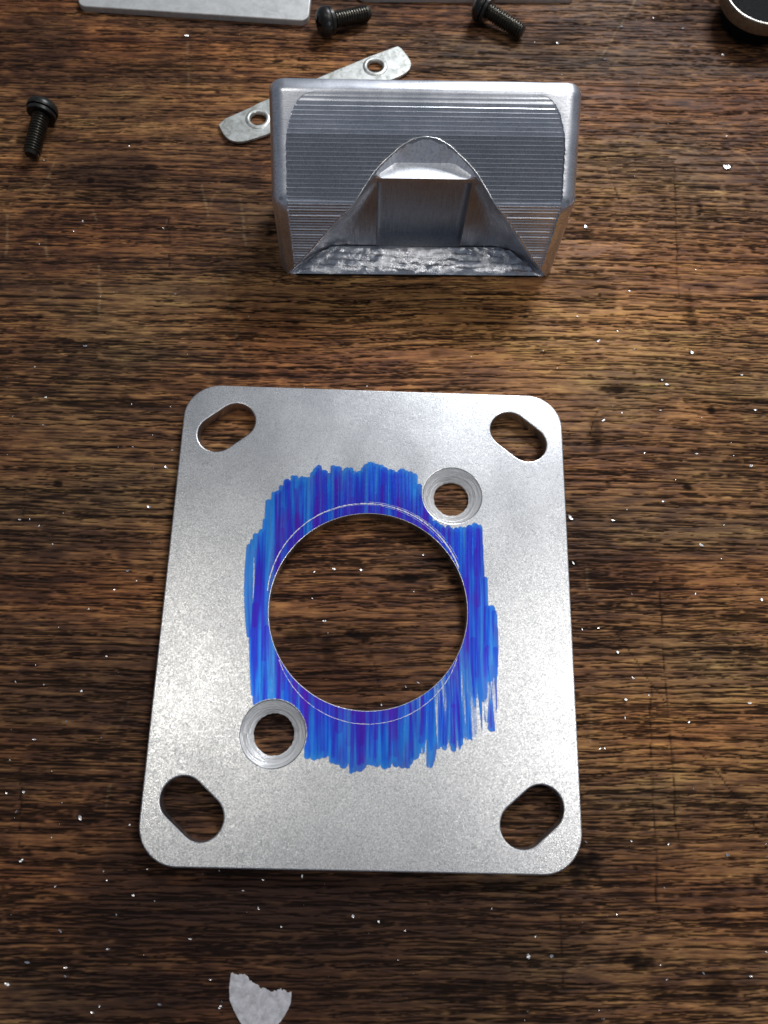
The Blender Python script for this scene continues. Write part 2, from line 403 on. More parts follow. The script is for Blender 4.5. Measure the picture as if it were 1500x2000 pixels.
STAINS_SHADE = [(-64.2, 101.4, 17.6, 10.6, 0.75), (-89.6, 144.1, 16.5, 9.4, 0.6), (-58.0, 137.5, 14.1, 7.1, 0.5), (-75.6, 126.9, 16.5, 8.2, 0.35), (87.3, 159.3, 17.6, 7.1, 0.5), (39.4, 147.9, 14.1, 7.1, 0.35), (-20.2, -54.3, 38.8, 12.9, 1.0), (9.1, -59.5, 25.9, 14.1, 0.8), (-32.7, -64.2, 23.5, 11.8, 0.5), (-42.3, -43.9, 18.8, 9.4, 0.45), (32.9, -53.4, 9.4, 8.2, 0.45), (-64.0, -29.3, 16.5, 14.1, 0.45), (-50.1, -19.7, 23.5, 14.1, 0.3), (7.3, 70.9, 23.5, 4.7, 0.4), (46.3, 76.6, 7.1, 3.5, 0.5), (-20.4, 68.5, 9.4, 5.9, 0.3), (-8.6, -67.7, 47.1, 7.1, 0.7), (80.2, 40.8, 7.1, 7.1, 0.3), (-6.6, -10.9, 17.6, 10.6, 0.35)]  # wood stains; the entries along the bottom also paint in shade
CHIPS = [(-80.2, 106.1, 0.98, 0), (-68.9, 89.2, 0.83, -60), (-70.5, 86.4, 0.47, -20), (-77.9, 82.6, 0.47, 0), (-63.8, 56.9, 1.13, 0), (-70.5, 44.3, 0.77, 0), (-70.0, 37.8, 0.65, 0), (-76.8, 39.6, 0.54, 0), (-52.1, 43.3, 0.55, -90), (-50.6, 33.5, 0.54, 0), (-42.2, 33.1, 0.43, 0), (-50.2, 88.2, 0.59, 0), (-45.6, 70.9, 0.58, 0), (-59.4, 70.6, 0.46, 0), (-76.8, 70.4, 0.46, 0), (-74.0, 51.3, 0.67, 0), (84.6, 112.0, 1.88, 0), (48.9, 93.0, 1.46, -45), (58.0, 76.0, 0.71, 0), (50.0, 62.7, 1.15, 40), (70.9, 60.6, 1.15, -45), (64.6, 52.4, 1.13, 0), (63.6, 53.4, 0.8, 20), (58.0, 60.9, 0.69, 0), (49.9, 43.2, 1.0, 40), (54.1, 45.1, 0.67, 0), (62.7, 46.1, 0.56, 0), (81.7, 55.4, 0.8, 0), (69.7, 36.1, 0.77, 0), (58.4, 35.9, 0.55, 0), (83.7, 46.9, 0.9, 0), (45.5, 68.8, 0.58, 0), (81.2, 33.7, 0.88, 20), (41.5, 20.9, 1.6, -60), (50.5, 20.5, 0.86, 0), (61.5, 25.0, 0.76, 0), (68.7, 15.7, 1.17, -40), (41.7, 11.1, 0.84, -60), (73.8, 20.2, 0.54, 0), (79.9, 4.6, 0.73, -90), (49.6, -6.8, 0.81, -10), (52.3, -11.7, 0.9, -40), (46.2, -2.1, 0.61, 0), (42.8, -2.4, 0.51, 0), (50.6, -15.9, 0.7, 0), (55.1, -14.9, 0.6, -50), (50.2, -19.3, 0.69, -90), (74.9, -16.0, 0.9, 0), (62.7, -19.8, 0.5, 0), (45.0, -25.2, 0.68, 0), (45.9, -25.0, 0.59, 0), (66.4, 5.4, 0.62, 0), (-65.5, -35.6, 0.47, 0), (-63.2, -38.7, 0.56, 0), (-62.4, -35.3, 0.57, 0), (-60.9, -46.8, 0.92, 40), (-51.5, -39.5, 1.12, -70), (-42.4, -40.5, 0.47, 50), (-56.2, -42.9, 0.46, -90), (-46.1, -48.3, 0.37, 0), (-45.3, -49.8, 0.46, 0), (-54.3, -50.9, 0.46, 0), (-40.3, -52.1, 0.46, 0), (-38.3, -47.8, 0.46, 0), (-52.4, -58.0, 0.81, -50), (-43.7, -60.7, 0.72, 0), (-57.3, -63.0, 1.07, -10), (-60.1, -66.4, 1.23, 0), (-50.6, -63.7, 0.71, 0), (-50.5, -65.0, 0.62, -45), (-29.5, -58.9, 0.72, 0), (-33.8, -69.0, 0.79, -20), (-45.1, -70.4, 0.7, 0), (-25.4, -65.1, 0.53, 0), (-22.1, -69.2, 0.88, 50), (-42.9, -55.3, 0.45, 0), (30.1, -60.6, 1.0, -80), (34.2, -60.5, 0.81, 0), (31.5, -57.4, 0.55, 50), (67.5, -43.4, 0.94, 0), (56.8, -41.7, 0.57, 0), (49.8, -41.4, 0.47, 0), (55.3, -49.1, 0.47, 0), (69.4, -63.1, 0.81, 0), (72.8, -59.2, 0.55, 0), (54.5, -63.8, 0.54, 0), (61.1, -62.7, 0.54, 0), (41.4, -41.7, 0.66, -45), (-43.2, 29.1, 0.97, -40), (-71.6, 16.8, 0.73, 0), (-67.5, 15.6, 0.73, 60), (-69.6, 16.9, 0.42, 0), (-64.1, 11.8, 0.52, 0), (-48.4, 6.8, 0.93, 20), (-50.6, 2.9, 0.51, 0), (-55.2, -1.1, 0.4, 0), (-67.1, -15.6, 0.59, 0), (-54.4, -16.9, 0.59, 30), (-61.9, -26.0, 0.77, 0), (-56.4, -22.6, 0.58, 0), (-49.5, -25.4, 0.39, 0), (-65.8, -29.8, 0.48, 0), (-63.8, -12.3, 0.4, 0), (-45.7, 20.3, 0.95, 0), (-8.6, -2.2, 0.91, 0), (-1.6, 8.3, 0.83, -20), (-11.1, 7.7, 0.72, 45), (-7.1, 8.4, 0.83, 0), (10.9, 11.9, 0.42, 0), (10.1, -13.7, 0.7, -20), (7.7, -14.5, 0.6, -70), (-11.2, 2.2, 0.41, 0), (3.1, -18.1, 0.49, 0), (44.6, 149.1, 1.06, -60), (61.7, 155.8, 0.94, 0), (77.8, 156.0, 0.94, 0), (87.6, 147.7, 1.06, -45), (56.6, 144.5, 0.79, 0), (70.3, 159.2, 0.54, 0), (7.3, 151.6, 0.66, 0), (-5.8, 149.7, 0.66, 0), (-50.4, 146.3, 1.17, 0), (-18.0, -53.8, 0.73, -60), (-10.5, -48.5, 0.74, -90), (-13.7, -56.7, 0.45, 0), (-1.1, -54.8, 0.64, -40), (3.5, -55.6, 0.46, 0), (-17.5, -49.2, 0.46, 0), (-20.9, -51.0, 0.55, 0), (-40.4, -52.1, 0.46, 0)]
# ------------------------------------------------------------------ the wooden bench top
rng = np.random.default_rng(11)

def vnoise(X, Y, sx, sy, seed):
    """smooth value noise, feature size sx by sy millimetres"""
    r = np.random.default_rng(seed)
    L = r.random((128, 128)).astype(np.float32)
    u, v = X / sx + 500.37, Y / sy + 500.73
    iu, iv = np.floor(u).astype(np.int32), np.floor(v).astype(np.int32)
    fu, fv = (u - iu).astype(np.float32), (v - iv).astype(np.float32)
    fu, fv = fu * fu * (3 - 2 * fu), fv * fv * (3 - 2 * fv)
    a, b = L[iv & 127, iu & 127], L[iv & 127, (iu + 1) & 127]
    c, d = L[(iv + 1) & 127, iu & 127], L[(iv + 1) & 127, (iu + 1) & 127]
    return (a + (b - a) * fu) * (1 - fv) + (c + (d - c) * fu) * fv

def fbm(X, Y, sx, sy, seed, octv=4, gain=0.55):
    t, amp, s = 0, 1.0, 0
    for o in range(octv):
        t = t + amp * vnoise(X, Y, sx / 2 ** o, sy / 2 ** o, seed + o * 17)
        s += amp
        amp *= gain
    return t / s

def sstep(x, a, b):
    t = np.clip((x - a) / (b - a), 0, 1)
    return t * t * (3 - 2 * t)

def build_bench():
    xs = np.concatenate([[-420, -300, -220, -170, -140], np.arange(-118, 122.01, 0.36), [145, 175, 225, 310, 430]])
    ys = [-90.0]
    while ys[-1] < 185:
        t = (ys[-1] + 90) / 275
        ys.append(ys[-1] + 0.155 + 0.075 * t)
    ys = np.concatenate([[-330, -230, -160, -120, -100], ys, [200, 220, 260, 330, 430]])
    nx, ny = len(xs), len(ys)
    X, Y = np.meshgrid(xs.astype(np.float32), ys.astype(np.float32))
    # grain direction: almost along x, gently wandering
    flow = 0.022 * X + 2.2 * (vnoise(X, Y, 70, 60, 3) - 0.5) + 0.7 * (vnoise(X, Y, 22, 16, 4) - 0.5)
    V = Y - flow                       # coordinate across the grain
    U = X
    # ---- colour of the wood
    broad = fbm(U, V, 60, 26, 21, 4)
    band = fbm(U, V, 90, 2.6, 31, 4, 0.62)
    fibre = fbm(U, V, 7, 0.42, 41, 3, 0.7)
    fleck = fbm(U, V, 3.2, 0.9, 51, 3, 0.6)
    # rubbed lighter patches; lower-right lamp sheen and left-side shade are painted in too
    wear_light = np.exp(-((X - 62) / 48) ** 2 - ((Y - 80) / 34) ** 2) + 0.6 * np.exp(-((X - 5) / 60) ** 2 - ((Y - 66) / 15) ** 2) \
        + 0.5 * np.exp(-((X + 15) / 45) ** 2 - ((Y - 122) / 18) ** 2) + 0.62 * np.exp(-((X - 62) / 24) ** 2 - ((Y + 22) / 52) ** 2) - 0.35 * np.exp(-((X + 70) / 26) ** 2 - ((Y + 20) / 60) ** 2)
    tone = 0.46 + 0.28 * wear_light + 0.50 * (broad - 0.5) + 0.30 * (band - 0.5) + 0.62 * (fibre - 0.5) + 0.50 * (fleck - 0.5)
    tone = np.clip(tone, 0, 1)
    stops = np.array([0.0, 0.30, 0.52, 0.74, 1.0])
    cols = np.array([(0.020, 0.0090, 0.0058), (0.072, 0.0285, 0.0140), (0.178, 0.076, 0.0290), (0.325, 0.152, 0.052), (0.52, 0.275, 0.085)])
    C = np.stack([np.interp(tone, stops, cols[:, k]) for k in range(3)], -1).astype(np.float32)
    red = fbm(U, V, 40, 14, 61, 3)[..., None]
    C *= 1 + (red - 0.5) * np.array([0.42, -0.16, -0.5], np.float32)
    H = np.zeros_like(X) + 0.05 * (fibre - 0.5) + 0.05 * (band - 0.5)
    # ---- open pores: thousands of dark dashes along the grain, each recessed
    pore = np.zeros_like(X)
    x0f, y0f = -122.0, -92.0
    dens = 0.5 + 0.7 * (fbm(U, V, 55, 9, 71, 3) - 0.5)
    r = np.random.default_rng(5)
    n = 0
    tries = 0
    while n < 17000 and tries < 90000:
        tries += 1
        cx = r.uniform(-125, 130)
        cy = r.uniform(-94, 188)
        j = int(np.searchsorted(ys, cy))
        i = int(np.searchsorted(xs, cx))
        if i >= nx or j >= ny:
            continue
        keep = 0.25 + 1.5 * max(0.0, float(dens[j, i]) - 0.30)
        if r.random() > keep:
            continue
        n += 1
        big = r.random()
        L = r.uniform(2.5, 8) if big < 0.5 else (r.uniform(8, 20) if big < 0.86 else r.uniform(20, 46))
        hw = r.uniform(0.08, 0.13) if big < 0.5 else (r.uniform(0.10, 0.18) if big < 0.86 else r.uniform(0.12, 0.26))
        dark = r.uniform(0.75, 1.0)
        i0, i1 = np.searchsorted(xs, (cx - L / 2, cx + L / 2))
        if i1 - i0 < 3:
            continue
        vc = V[j, i]
        xx = xs[i0:i1]
        q = (xx - cx) / (L / 2)
        wob = r.uniform(0.04, 0.2) * np.sin(xx * r.uniform(0.25, 0.9) + r.uniform(0, 6)) + r.uniform(-0.010, 0.010) * (xx - cx)
        ww = hw * np.sqrt(np.clip(1 - np.abs(q) ** 3, 0, 1)) * (0.72 + 0.5 * np.interp(xx, np.linspace(cx - L, cx + L, 14), r.random(14)))
        ymid = cy + (flow[j, i0:i1] - flow[j, i])
        jl = np.searchsorted(ys, min(ymid.min(), cy) - 1.2)
        jh = np.searchsorted(ys, max(ymid.max(), cy) + 1.2)
        d = np.abs(V[jl:jh, i0:i1] - (vc + wob)[None, :])
        m = dark * np.clip(1.9 - 1.6 * d / np.maximum(ww, 0.02)[None, :], 0, 1)
        np.maximum(pore[jl:jh, i0:i1], m, out=pore[jl:jh, i0:i1])
    breakup = fbm(U, V, 2.0, 0.6, 81, 2)
    pore *= sstep(breakup, 0.12, 0.40)
    # ---- stains with the bottom shade painted in, spots, knife scores
    stain_shade = np.zeros_like(X)
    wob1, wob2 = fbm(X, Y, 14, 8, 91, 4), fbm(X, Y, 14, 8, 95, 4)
    for sx, sy, a, b, k in STAINS_SHADE:
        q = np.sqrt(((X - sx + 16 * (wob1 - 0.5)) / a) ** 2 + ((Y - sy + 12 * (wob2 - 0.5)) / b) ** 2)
        stain_shade = np.maximum(stain_shade, k * sstep(q, 1.25, 0.45))
    stain_shade *= 0.62 + 0.6 * fbm(U, V, 12, 1.3, 99, 3)
    spot = np.zeros_like(X)
    for sx, sy, a, b in SPOTS:
        k_ = 0.95 if (a, b) == (4.0, 4.9) else 0.6
        a, b = a * k_, b * k_
        i0, i1 = np.searchsorted(xs, (sx - 3 * a - 2, sx + 3 * a + 2))
        j0, j1 = np.searchsorted(ys, (sy - 3 * b - 2, sy + 3 * b + 2))
        sl = (slice(j0, j1), slice(i0, i1))
        q = np.sqrt(((X[sl] - sx) / a) ** 2 + ((Y[sl] - sy) / b) ** 2) + 2.0 * (fbm(X[sl], Y[sl], 2.2, 1.2, 103, 3) - 0.5)
        spot[sl] = np.maximum(spot[sl], (0.9 if a < 1.2 or a > 3.7 else 0.6) * sstep(q, 1.15, 0.25))
    r = np.random.default_rng(9)
    for _ in range(420):
        sx, sy, a = r.uniform(-120, 124), r.uniform(-90, 184), r.uniform(0.2, 0.75) * (1.0 if r.random() < 0.85 else 1.9)
        i0, i1 = np.searchsorted(xs, (sx - 3 * a, sx + 3 * a))
        j0, j1 = np.searchsorted(ys, (sy - 3 * a, sy + 3 * a))
        sl = (slice(j0, j1), slice(i0, i1))
        q = np.sqrt(((X[sl] - sx) / a / r.uniform(1, 2.2)) ** 2 + ((Y[sl] - sy) / a) ** 2) + 1.2 * (wob1[sl] - 0.5)
        spot[sl] = np.maximum(spot[sl], r.uniform(0.3, 0.85) * sstep(q, 1.2, 0.3))
    score = np.zeros_like(X)
    pale = np.zeros_like(X)

    def draw(pts, hw, target, strength, seed):
        jit = np.random.default_rng(seed)
        for (ax, ay), (bx, by) in zip(pts, pts[1:]):
            i0, i1 = np.searchsorted(xs, (min(ax, bx) - 2, max(ax, bx) + 2))
            j0, j1 = np.searchsorted(ys, (min(ay, by) - 2, max(ay, by) + 2))
            sl = (slice(j0, j1), slice(i0, i1))
            px, py = X[sl] - ax, Y[sl] - ay
            dx, dy = bx - ax, by - ay
            t = np.clip((px * dx + py * dy) / (dx * dx + dy * dy), 0, 1)
            w = hw * (0.7 + 0.9 * vnoise(X[sl], Y[sl], 3.0, 3.0, seed))
            d = np.hypot(px - t * dx, py - t * dy) + 0.5 * (vnoise(X[sl] * 0 + 7.3, Y[sl], 5, 3, seed + 1) - 0.5) * np.sign(px * dy - py * dx)
            np.maximum(target[sl], strength * np.clip(1.4 - d / w, 0, 1), out=target[sl])
    for k, pts in SCORES.items():
        if k.startswith('sc'):
            draw(pts, 0.17 if k in ('scA', 'scB', 'scC') else 0.11, score, 0.8, 200 + ord(k[2]))
        else:
            draw(pts, 0.24, pale, 0.26, 300 + ord(k[2]))
    r = np.random.default_rng(21)
    for q in range(46):                 # short random nicks and rubbed marks, mostly across the grain
        ax, ay = r.uniform(-110, 115), r.uniform(-85, 175)
        an, L = r.uniform(1.1, 2.0), r.uniform(2, 11)
        pts = [(ax, ay), (ax + L * math.cos(an), ay + L * math.sin(an))]
        if q % 2:
            draw(pts, 0.09, score, r.uniform(0.25, 0.6), 400 + q)
        else:
            draw(pts, 0.2, pale, r.uniform(0.1, 0.3), 400 + q)
    pale *= 0.3 + 0.7 * sstep(fbm(U, V, 2.5, 0.9, 111, 3), 0.30, 0.65)
    score *= 0.25 + 0.75 * sstep(fbm(U, V, 3.0, 1.1, 115, 3), 0.30, 0.58)
    # ---- combine
    lum = C.mean(-1, keepdims=True)
    C += 0.03 * (lum - C)
    dk = np.array((0.008, 0.006, 0.0055), np.float32)
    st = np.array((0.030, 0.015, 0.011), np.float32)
    C += pale[..., None] * (np.array((0.50, 0.36, 0.19), np.float32) - C)
    C += (1.0 * stain_shade[..., None]).clip(0, 0.94) * (st - C)
    C += (0.97 * pore[..., None]) * (dk - C)
    C += spot[..., None] * (dk - C)
    C += score[..., None] * (dk - C)
    H -= 0.16 * pore + 0.10 * spot + 0.22 * score
    H[:6] = H[-6:] = 0
    H[:, :6] = H[:, -6:] = 0
    H -= max(0.0, float(H.max()))       # nothing stands above z = 0
    co = np.stack([X, Y, H], -1).reshape(-1, 3) * S
    idx = np.arange(nx * ny).reshape(ny, nx)
    quads = np.stack([idx[:-1, :-1], idx[:-1, 1:], idx[1:, 1:], idx[1:, :-1]], -1).reshape(-1, 4)
    # the edge of the board goes down 30 mm all round
    rim = np.concatenate([idx[0, :], idx[1:, -1], idx[-1, -2::-1], idx[-2:0:-1, 0]])
    low = co[rim].copy()
    low[:, 2] = -30 * S
    base = len(co)
    li = np.arange(len(rim)) + base
    side = np.stack([rim, li, np.roll(li, -1), np.roll(rim, -1)], -1)
    co = np.concatenate([co, low])
    quads = np.concatenate([quads, side])
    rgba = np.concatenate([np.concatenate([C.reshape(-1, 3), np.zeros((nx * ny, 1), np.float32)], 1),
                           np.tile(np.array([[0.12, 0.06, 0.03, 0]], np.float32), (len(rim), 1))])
    gloss = np.clip(1 - pore - spot - 0.6 * score - 0.6 * stain_shade, 0, 1) * (0.55 + 0.5 * fbm(X, Y, 30, 14, 121, 4))
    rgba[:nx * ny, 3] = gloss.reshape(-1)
    me = bpy.data.meshes.new('bench_top')
    me.vertices.add(len(co))
    me.vertices.foreach_set('co', co.astype(np.float32).ravel())
    me.loops.add(quads.size)
    me.loops.foreach_set('vertex_index', quads.astype(np.int32).ravel())
    me.polygons.add(len(quads))
    me.polygons.foreach_set('loop_start', np.arange(0, quads.size, 4, dtype=np.int32))
    me.polygons.foreach_set('use_smooth', np.ones(len(quads), bool))
    me.update(calc_edges=True)
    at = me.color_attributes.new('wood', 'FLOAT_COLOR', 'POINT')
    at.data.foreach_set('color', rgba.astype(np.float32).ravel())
    m, nt, b = new_mat('old_oak_bench')
    a = N(nt, 'ShaderNodeVertexColor', layer_name='wood')
    v = mapped(nt, (1000 / 3.5, 1000 / 0.24, 1000 / 0.24))
    n1 = noise(nt, v, 1.0, 4, 0.7, 0.4)
    mul = N(nt, 'ShaderNodeMix', data_type='RGBA', blend_type='MULTIPLY')
    mul.inputs[0].default_value = 1.0
    nt.links.new(a.outputs['Color'], mul.inputs[6])
    nt.links.new(ramp(nt, n1, [(0.3, g(0.58)), (0.5, g(1.0)), (0.7, g(1.45))]), mul.inputs[7])
    nt.links.new(mul.outputs[2], b.inputs['Base Color'])
    nt.links.new(maprange(nt, a.outputs['Alpha'], 0.0, 1.0, 0.72, 0.46), b.inputs['Roughness'])
    nt.links.new(maprange(nt, a.outputs['Alpha'], 0.0, 1.0, 0.02, 0.20), b.inputs['Specular IOR Level'])
    bump(nt, b, n1, 0.5, 0.09)
    me.materials.append(m)
    o = bpy.data.objects.new('bench_top', me)
    link(o)
    o['kind'] = 'structure'
    return o

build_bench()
# ------------------------------------------------------------------ the square mounting plate
T = 3.0
PW, PH = 80.0, 94.2
SLOTS = [(-30.8, 37.45, math.radians(39)), (30.6, 37.45, math.radians(-39)), (-30.8, -37.3, math.radians(-40)), (30.95, -37.4, math.radians(40))]
SINKS = [(-17.1, -24.0, 6.1, 3.85), (16.6, 23.9, 6.0, 3.65)]
plate = empty('mounting_plate')
tag(plate, 'flat square aluminium plate with round centre hole and blue marker ink around it', 'plate')
holes = [circle(0, 0, 19.4, 160)] + [stadium(cx, cy, 4.0, 2.4, a) for cx, cy, a in SLOTS] + [circle(cx, cy, ro, 72) for cx, cy, ro, ri in SINKS]
bm = plate_mesh(rounded_rect(PW, PH, 7.4, 18), holes, 0.02, T, 0.28, 3, [0.12] + [0.28] * 4 + [0.2] * 2)
finish(bm, 'plate_body', M_PLATE, plate, 12)
for cx, cy, ro, ri in SINKS:
    bm = bmesh.new()
    n = 72
    prof = [(ro - 0.01, T - 0.05), (ro - 0.12, T - 0.16), (ri + 0.55, T - 1.75), (ri + 0.1, T - 2.25), (ri, T - 2.35), (ri, 0.03), (ro - 0.01, 0.03)]
    rings = lathe(bm, prof, n)
    rr = random.Random(3)
    for k in range(n):                 # a slightly ragged burr at the throat
        j = rr.uniform(-0.06, 0.06)
        for q in (4, 5):
            v = rings[q][k]
            s = 1 + j / ri
            v.co.x *= s
            v.co.y *= s
    o = finish(bm, 'countersink', M_TURN, plate, 40, recalc=False)
    o.location = Vector((cx, cy, 0)) * S

# ---- blue marker ink: overlapping pen strokes, a film lying on the plate
def build_ink():
    step = 0.125
    xs = np.arange(-26, 30, step, dtype=np.float32)
    ys = np.arange(-35, 34, step, dtype=np.float32)
    X, Y = np.meshgrid(xs, ys)
    dens = np.zeros_like(X)
    viol = np.zeros_like(X)
    lite = np.ones_like(X)
    r = np.random.default_rng(17)

    def stroke(ax, ay, bx, by, hw, k, vk):
        i0, i1 = np.searchsorted(xs, (min(ax, bx) - hw - 1, max(ax, bx) + hw + 1))
        j0, j1 = np.searchsorted(ys, (min(ay, by) - hw - 1, max(ay, by) + hw + 1))
        sl = (slice(j0, j1), slice(i0, i1))
        x, y = X[sl], Y[sl]
        dx, dy = bx - ax, by - ay
        t = ((x - ax) * dx + (y - ay) * dy) / (dx * dx + dy * dy)
        tc = np.clip(t, 0, 1)
        bend = 0.55 * r.uniform(-1, 1) * np.sin(tc * 3.1)
        d = np.hypot(x - ax - tc * dx - bend, y - ay - tc * dy)
        streaks = 0.75 + 0.5 * vnoise(x - ax - tc * dx, y, 0.22, 9.0, int(r.integers(1e6)))
        m = sstep(d, hw, hw - 0.22) * streaks
        edge = sstep(d, hw - 0.34, hw - 0.12) * sstep(d, hw, hw - 0.1)
        dens[sl] += k * m * (1 + 0.35 * edge)
        viol[sl] += vk * m
    cols = INK
    nC = len(cols)
    xpos = np.array([c[0] for c in cols])
    for q in range(74):
        f = (q + r.uniform(-0.35, 0.35)) / 73 * (nC - 1)
        f = min(max(f, 0), nC - 1.001)
        i = int(f)
        xt, yt, xb, yb = cols[i]
        hw = r.uniform(0.5, 0.85)
        yt2, yb2 = yt - r.uniform(0, 0.6) - hw * 0.5, yb + r.uniform(0, 0.7) + hw * 0.5
        # each line of colouring is one or two pen strokes
        if r.random() < 0.55:
            stroke(xt + r.uniform(-.3, .3), yt2, xb + r.uniform(-.8, .8), yb2, hw, r.uniform(0.55, 0.9), r.uniform(0, 0.5))
        else:
            mid = r.uniform(0.3, 0.7)
            ov = r.uniform(0.05, 0.25)
            mx, my = xt + (xb - xt) * mid, yt2 + (yb2 - yt2) * mid
            L = abs(yt2 - yb2)
            stroke(xt, yt2, mx + r.uniform(-.4, .4), my - ov * L, hw, r.uniform(0.55, 0.9), r.uniform(0, 0.5))
            stroke(mx + r.uniform(-.4, .4), my + ov * L * 0.3, xb, yb2, hw * r.uniform(.85, 1.1), r.uniform(0.5, 0.85), r.uniform(0, 0.5))
    for q in range(70):                 # second passes over parts of it
        i = int(r.integers(0, nC))
        xt, yt, xb, yb = cols[i]
        a, b = sorted((r.random(), r.random()))
        if b - a < 0.12:
            continue
        stroke(xt + (xb - xt) * a, yt + (yb - yt) * a - 0.5, xt + (xb - xt) * b, yt + (yb - yt) * b + 0.4, r.uniform(0.35, 0.6), r.uniform(0.25, 0.5), r.uniform(0.3, 1.1))
    Rr = np.hypot(X, Y)
    tops = np.interp(X, [c[0] for c in cols], [c[1] for c in cols])
    xb_ = np.array([c[2] for c in cols])
    bots = np.interp(X, xb_, [c[3] for c in cols])
    inside = sstep(Y, bots + 0.4, bots + 1.6) * sstep(Y, tops - 0.4, tops - 1.6) * (X > -22.6) * (X < 23.0)
    dens = dens * 0.8 + 0.42 * inside
    # ink pooled along the edge of the hole
    for ang, wd, k in ((250, 35, 0.8), (200, 40, 0.5), (285, 22, 0.7), (90, 25, 0.35), (330, 20, 0.4), (60, 18, 0.5)):
        da = np.abs((np.degrees(np.arctan2(Y, X)) - ang + 180) % 360 - 180)
        viol += k * sstep(da, wd, 0) * sstep(Rr, 23.5, 19.4) * inside
    # worn thin towards the lower right, where the pen ran dry
    dry = sstep(X, 3, 12) * sstep(Y, 2, -20)
    hair = 0.7 * vnoise(X + 0.06 * Y, Y, 0.62, 14, 77) + 0.3 * vnoise(X + 0.05 * Y, Y, 0.25, 8, 76)
    dens *= 1 - 0.86 * dry * sstep(hair, 0.42, 0.62)
    hair2 = vnoise(X + 0.03 * Y, Y, 0.35, 16, 78)
    dens *= 1 - 0.30 * sstep(hair2, 0.66, 0.9)
    alpha = sstep(dens, 0.10, 0.42) * (0.80 + 0.20 * sstep(dens, 0.4, 1.4))
    alpha *= 0.93 + 0.07 * vnoise(X, Y, 0.3, 0.5, 79)
    for cx, cy, ro, ri in SINKS:
        alpha *= np.hypot(X - cx, Y - cy) > ro + 0.28
    rim_ = sstep(Rr, 30, 20.5)
    u = np.clip((dens - 0.55) / 2.0 + 0.30 * (rim_ - 0.55) + 0.95 * (fbm(X, Y, 2.4, 12, 84, 3) - 0.5) + 0.10 * (vnoise(X, Y, 0.5, 6, 80) - 0.5), 0, 1)
    stops = np.array([0, 0.3, 0.62, 1.0])
    cc = np.array([(0.018, 0.26, 0.80), (0.010, 0.150, 0.72), (0.010, 0.060, 0.62), (0.030, 0.022, 0.48)])
    C = np.stack([np.interp(u, stops, cc[:, k]) for k in range(3)], -1)
    vv = np.clip(viol * 0.30 + 0.35 * sstep(fbm(X, Y, 2.0, 8, 85, 3), 0.55, 0.75), 0, 0.85)[..., None]
    C = C + vv * (np.array((0.085, 0.010, 0.40)) - C)
    C *= (0.85 + 0.3 * vnoise(X, Y, 0.25, 7, 81))[..., None]
    rgba = np.concatenate([C, alpha[..., None]], -1).astype(np.float32)
    ny, nx = X.shape
    idx = np.arange(nx * ny).reshape(ny, nx)
    keep_v = (alpha > 0.004)
    kq = keep_v[:-1, :-1] | keep_v[:-1, 1:] | keep_v[1:, 1:] | keep_v[1:, :-1]
    # never over the hole: the film's inner border follows the rim
    inn = Rr < 19.54
    allin = inn[:-1, :-1] & inn[:-1, 1:] & inn[1:, 1:] & inn[1:, :-1]
    kq &= ~allin
    quads = np.stack([idx[:-1, :-1], idx[:-1, 1:], idx[1:, 1:], idx[1:, :-1]], -1)[kq]
    Xs, Ys = X.copy(), Y.copy()
    k = np.where(inn, 19.54 / np.maximum(Rr, 1e-3), 1.0)
    Xs *= k
    Ys *= k
    used = np.unique(quads)
    remap = np.full(nx * ny, -1)
    remap[used] = np.arange(len(used))
    co = np.stack([Xs.ravel(), Ys.ravel(), np.full(nx * ny, T + 0.02)], -1)[used] * S
    quads = remap[quads]
    me = bpy.data.meshes.new('blue_marker_ink')
    me.vertices.add(len(co))
    me.vertices.foreach_set('co', co.astype(np.float32).ravel())
    me.loops.add(quads.size)
    me.loops.foreach_set('vertex_index', quads.astype(np.int32).ravel())
    me.polygons.add(len(quads))
    me.polygons.foreach_set('loop_start', np.arange(0, quads.size, 4, dtype=np.int32))
    me.update(calc_edges=True)
    at = me.color_attributes.new('ink', 'FLOAT_COLOR', 'POINT')
    at.data.foreach_set('color', rgba.reshape(-1, 4)[used].ravel())
    m, nt, b = new_mat('blue_marker_ink')
    a = N(nt, 'ShaderNodeVertexColor', layer_name='ink')
    nt.links.new(a.outputs['Color'], b.inputs['Base Color'])
    nt.links.new(a.outputs['Alpha'], b.inputs['Alpha'])
    b.inputs['Metallic'].default_value = 0.82
    v = mapped(nt, (1000, 1000, 1000))
    n1 = noise(nt, v, 4.0, 2, 0.6, 1.0)
    nt.links.new(maprange(nt, n1, 0.3, 0.7, 0.42, 0.28), b.inputs['Roughness'])
    bump(nt, b, n1, 0.4, 0.02)
    me.materials.append(m)
    o = bpy.data.objects.new('blue_marker_ink', me)
    link(o, plate)
    o['label'] = 'patch of streaky blue marker ink coloured by hand round the hole'
    return o

build_ink()

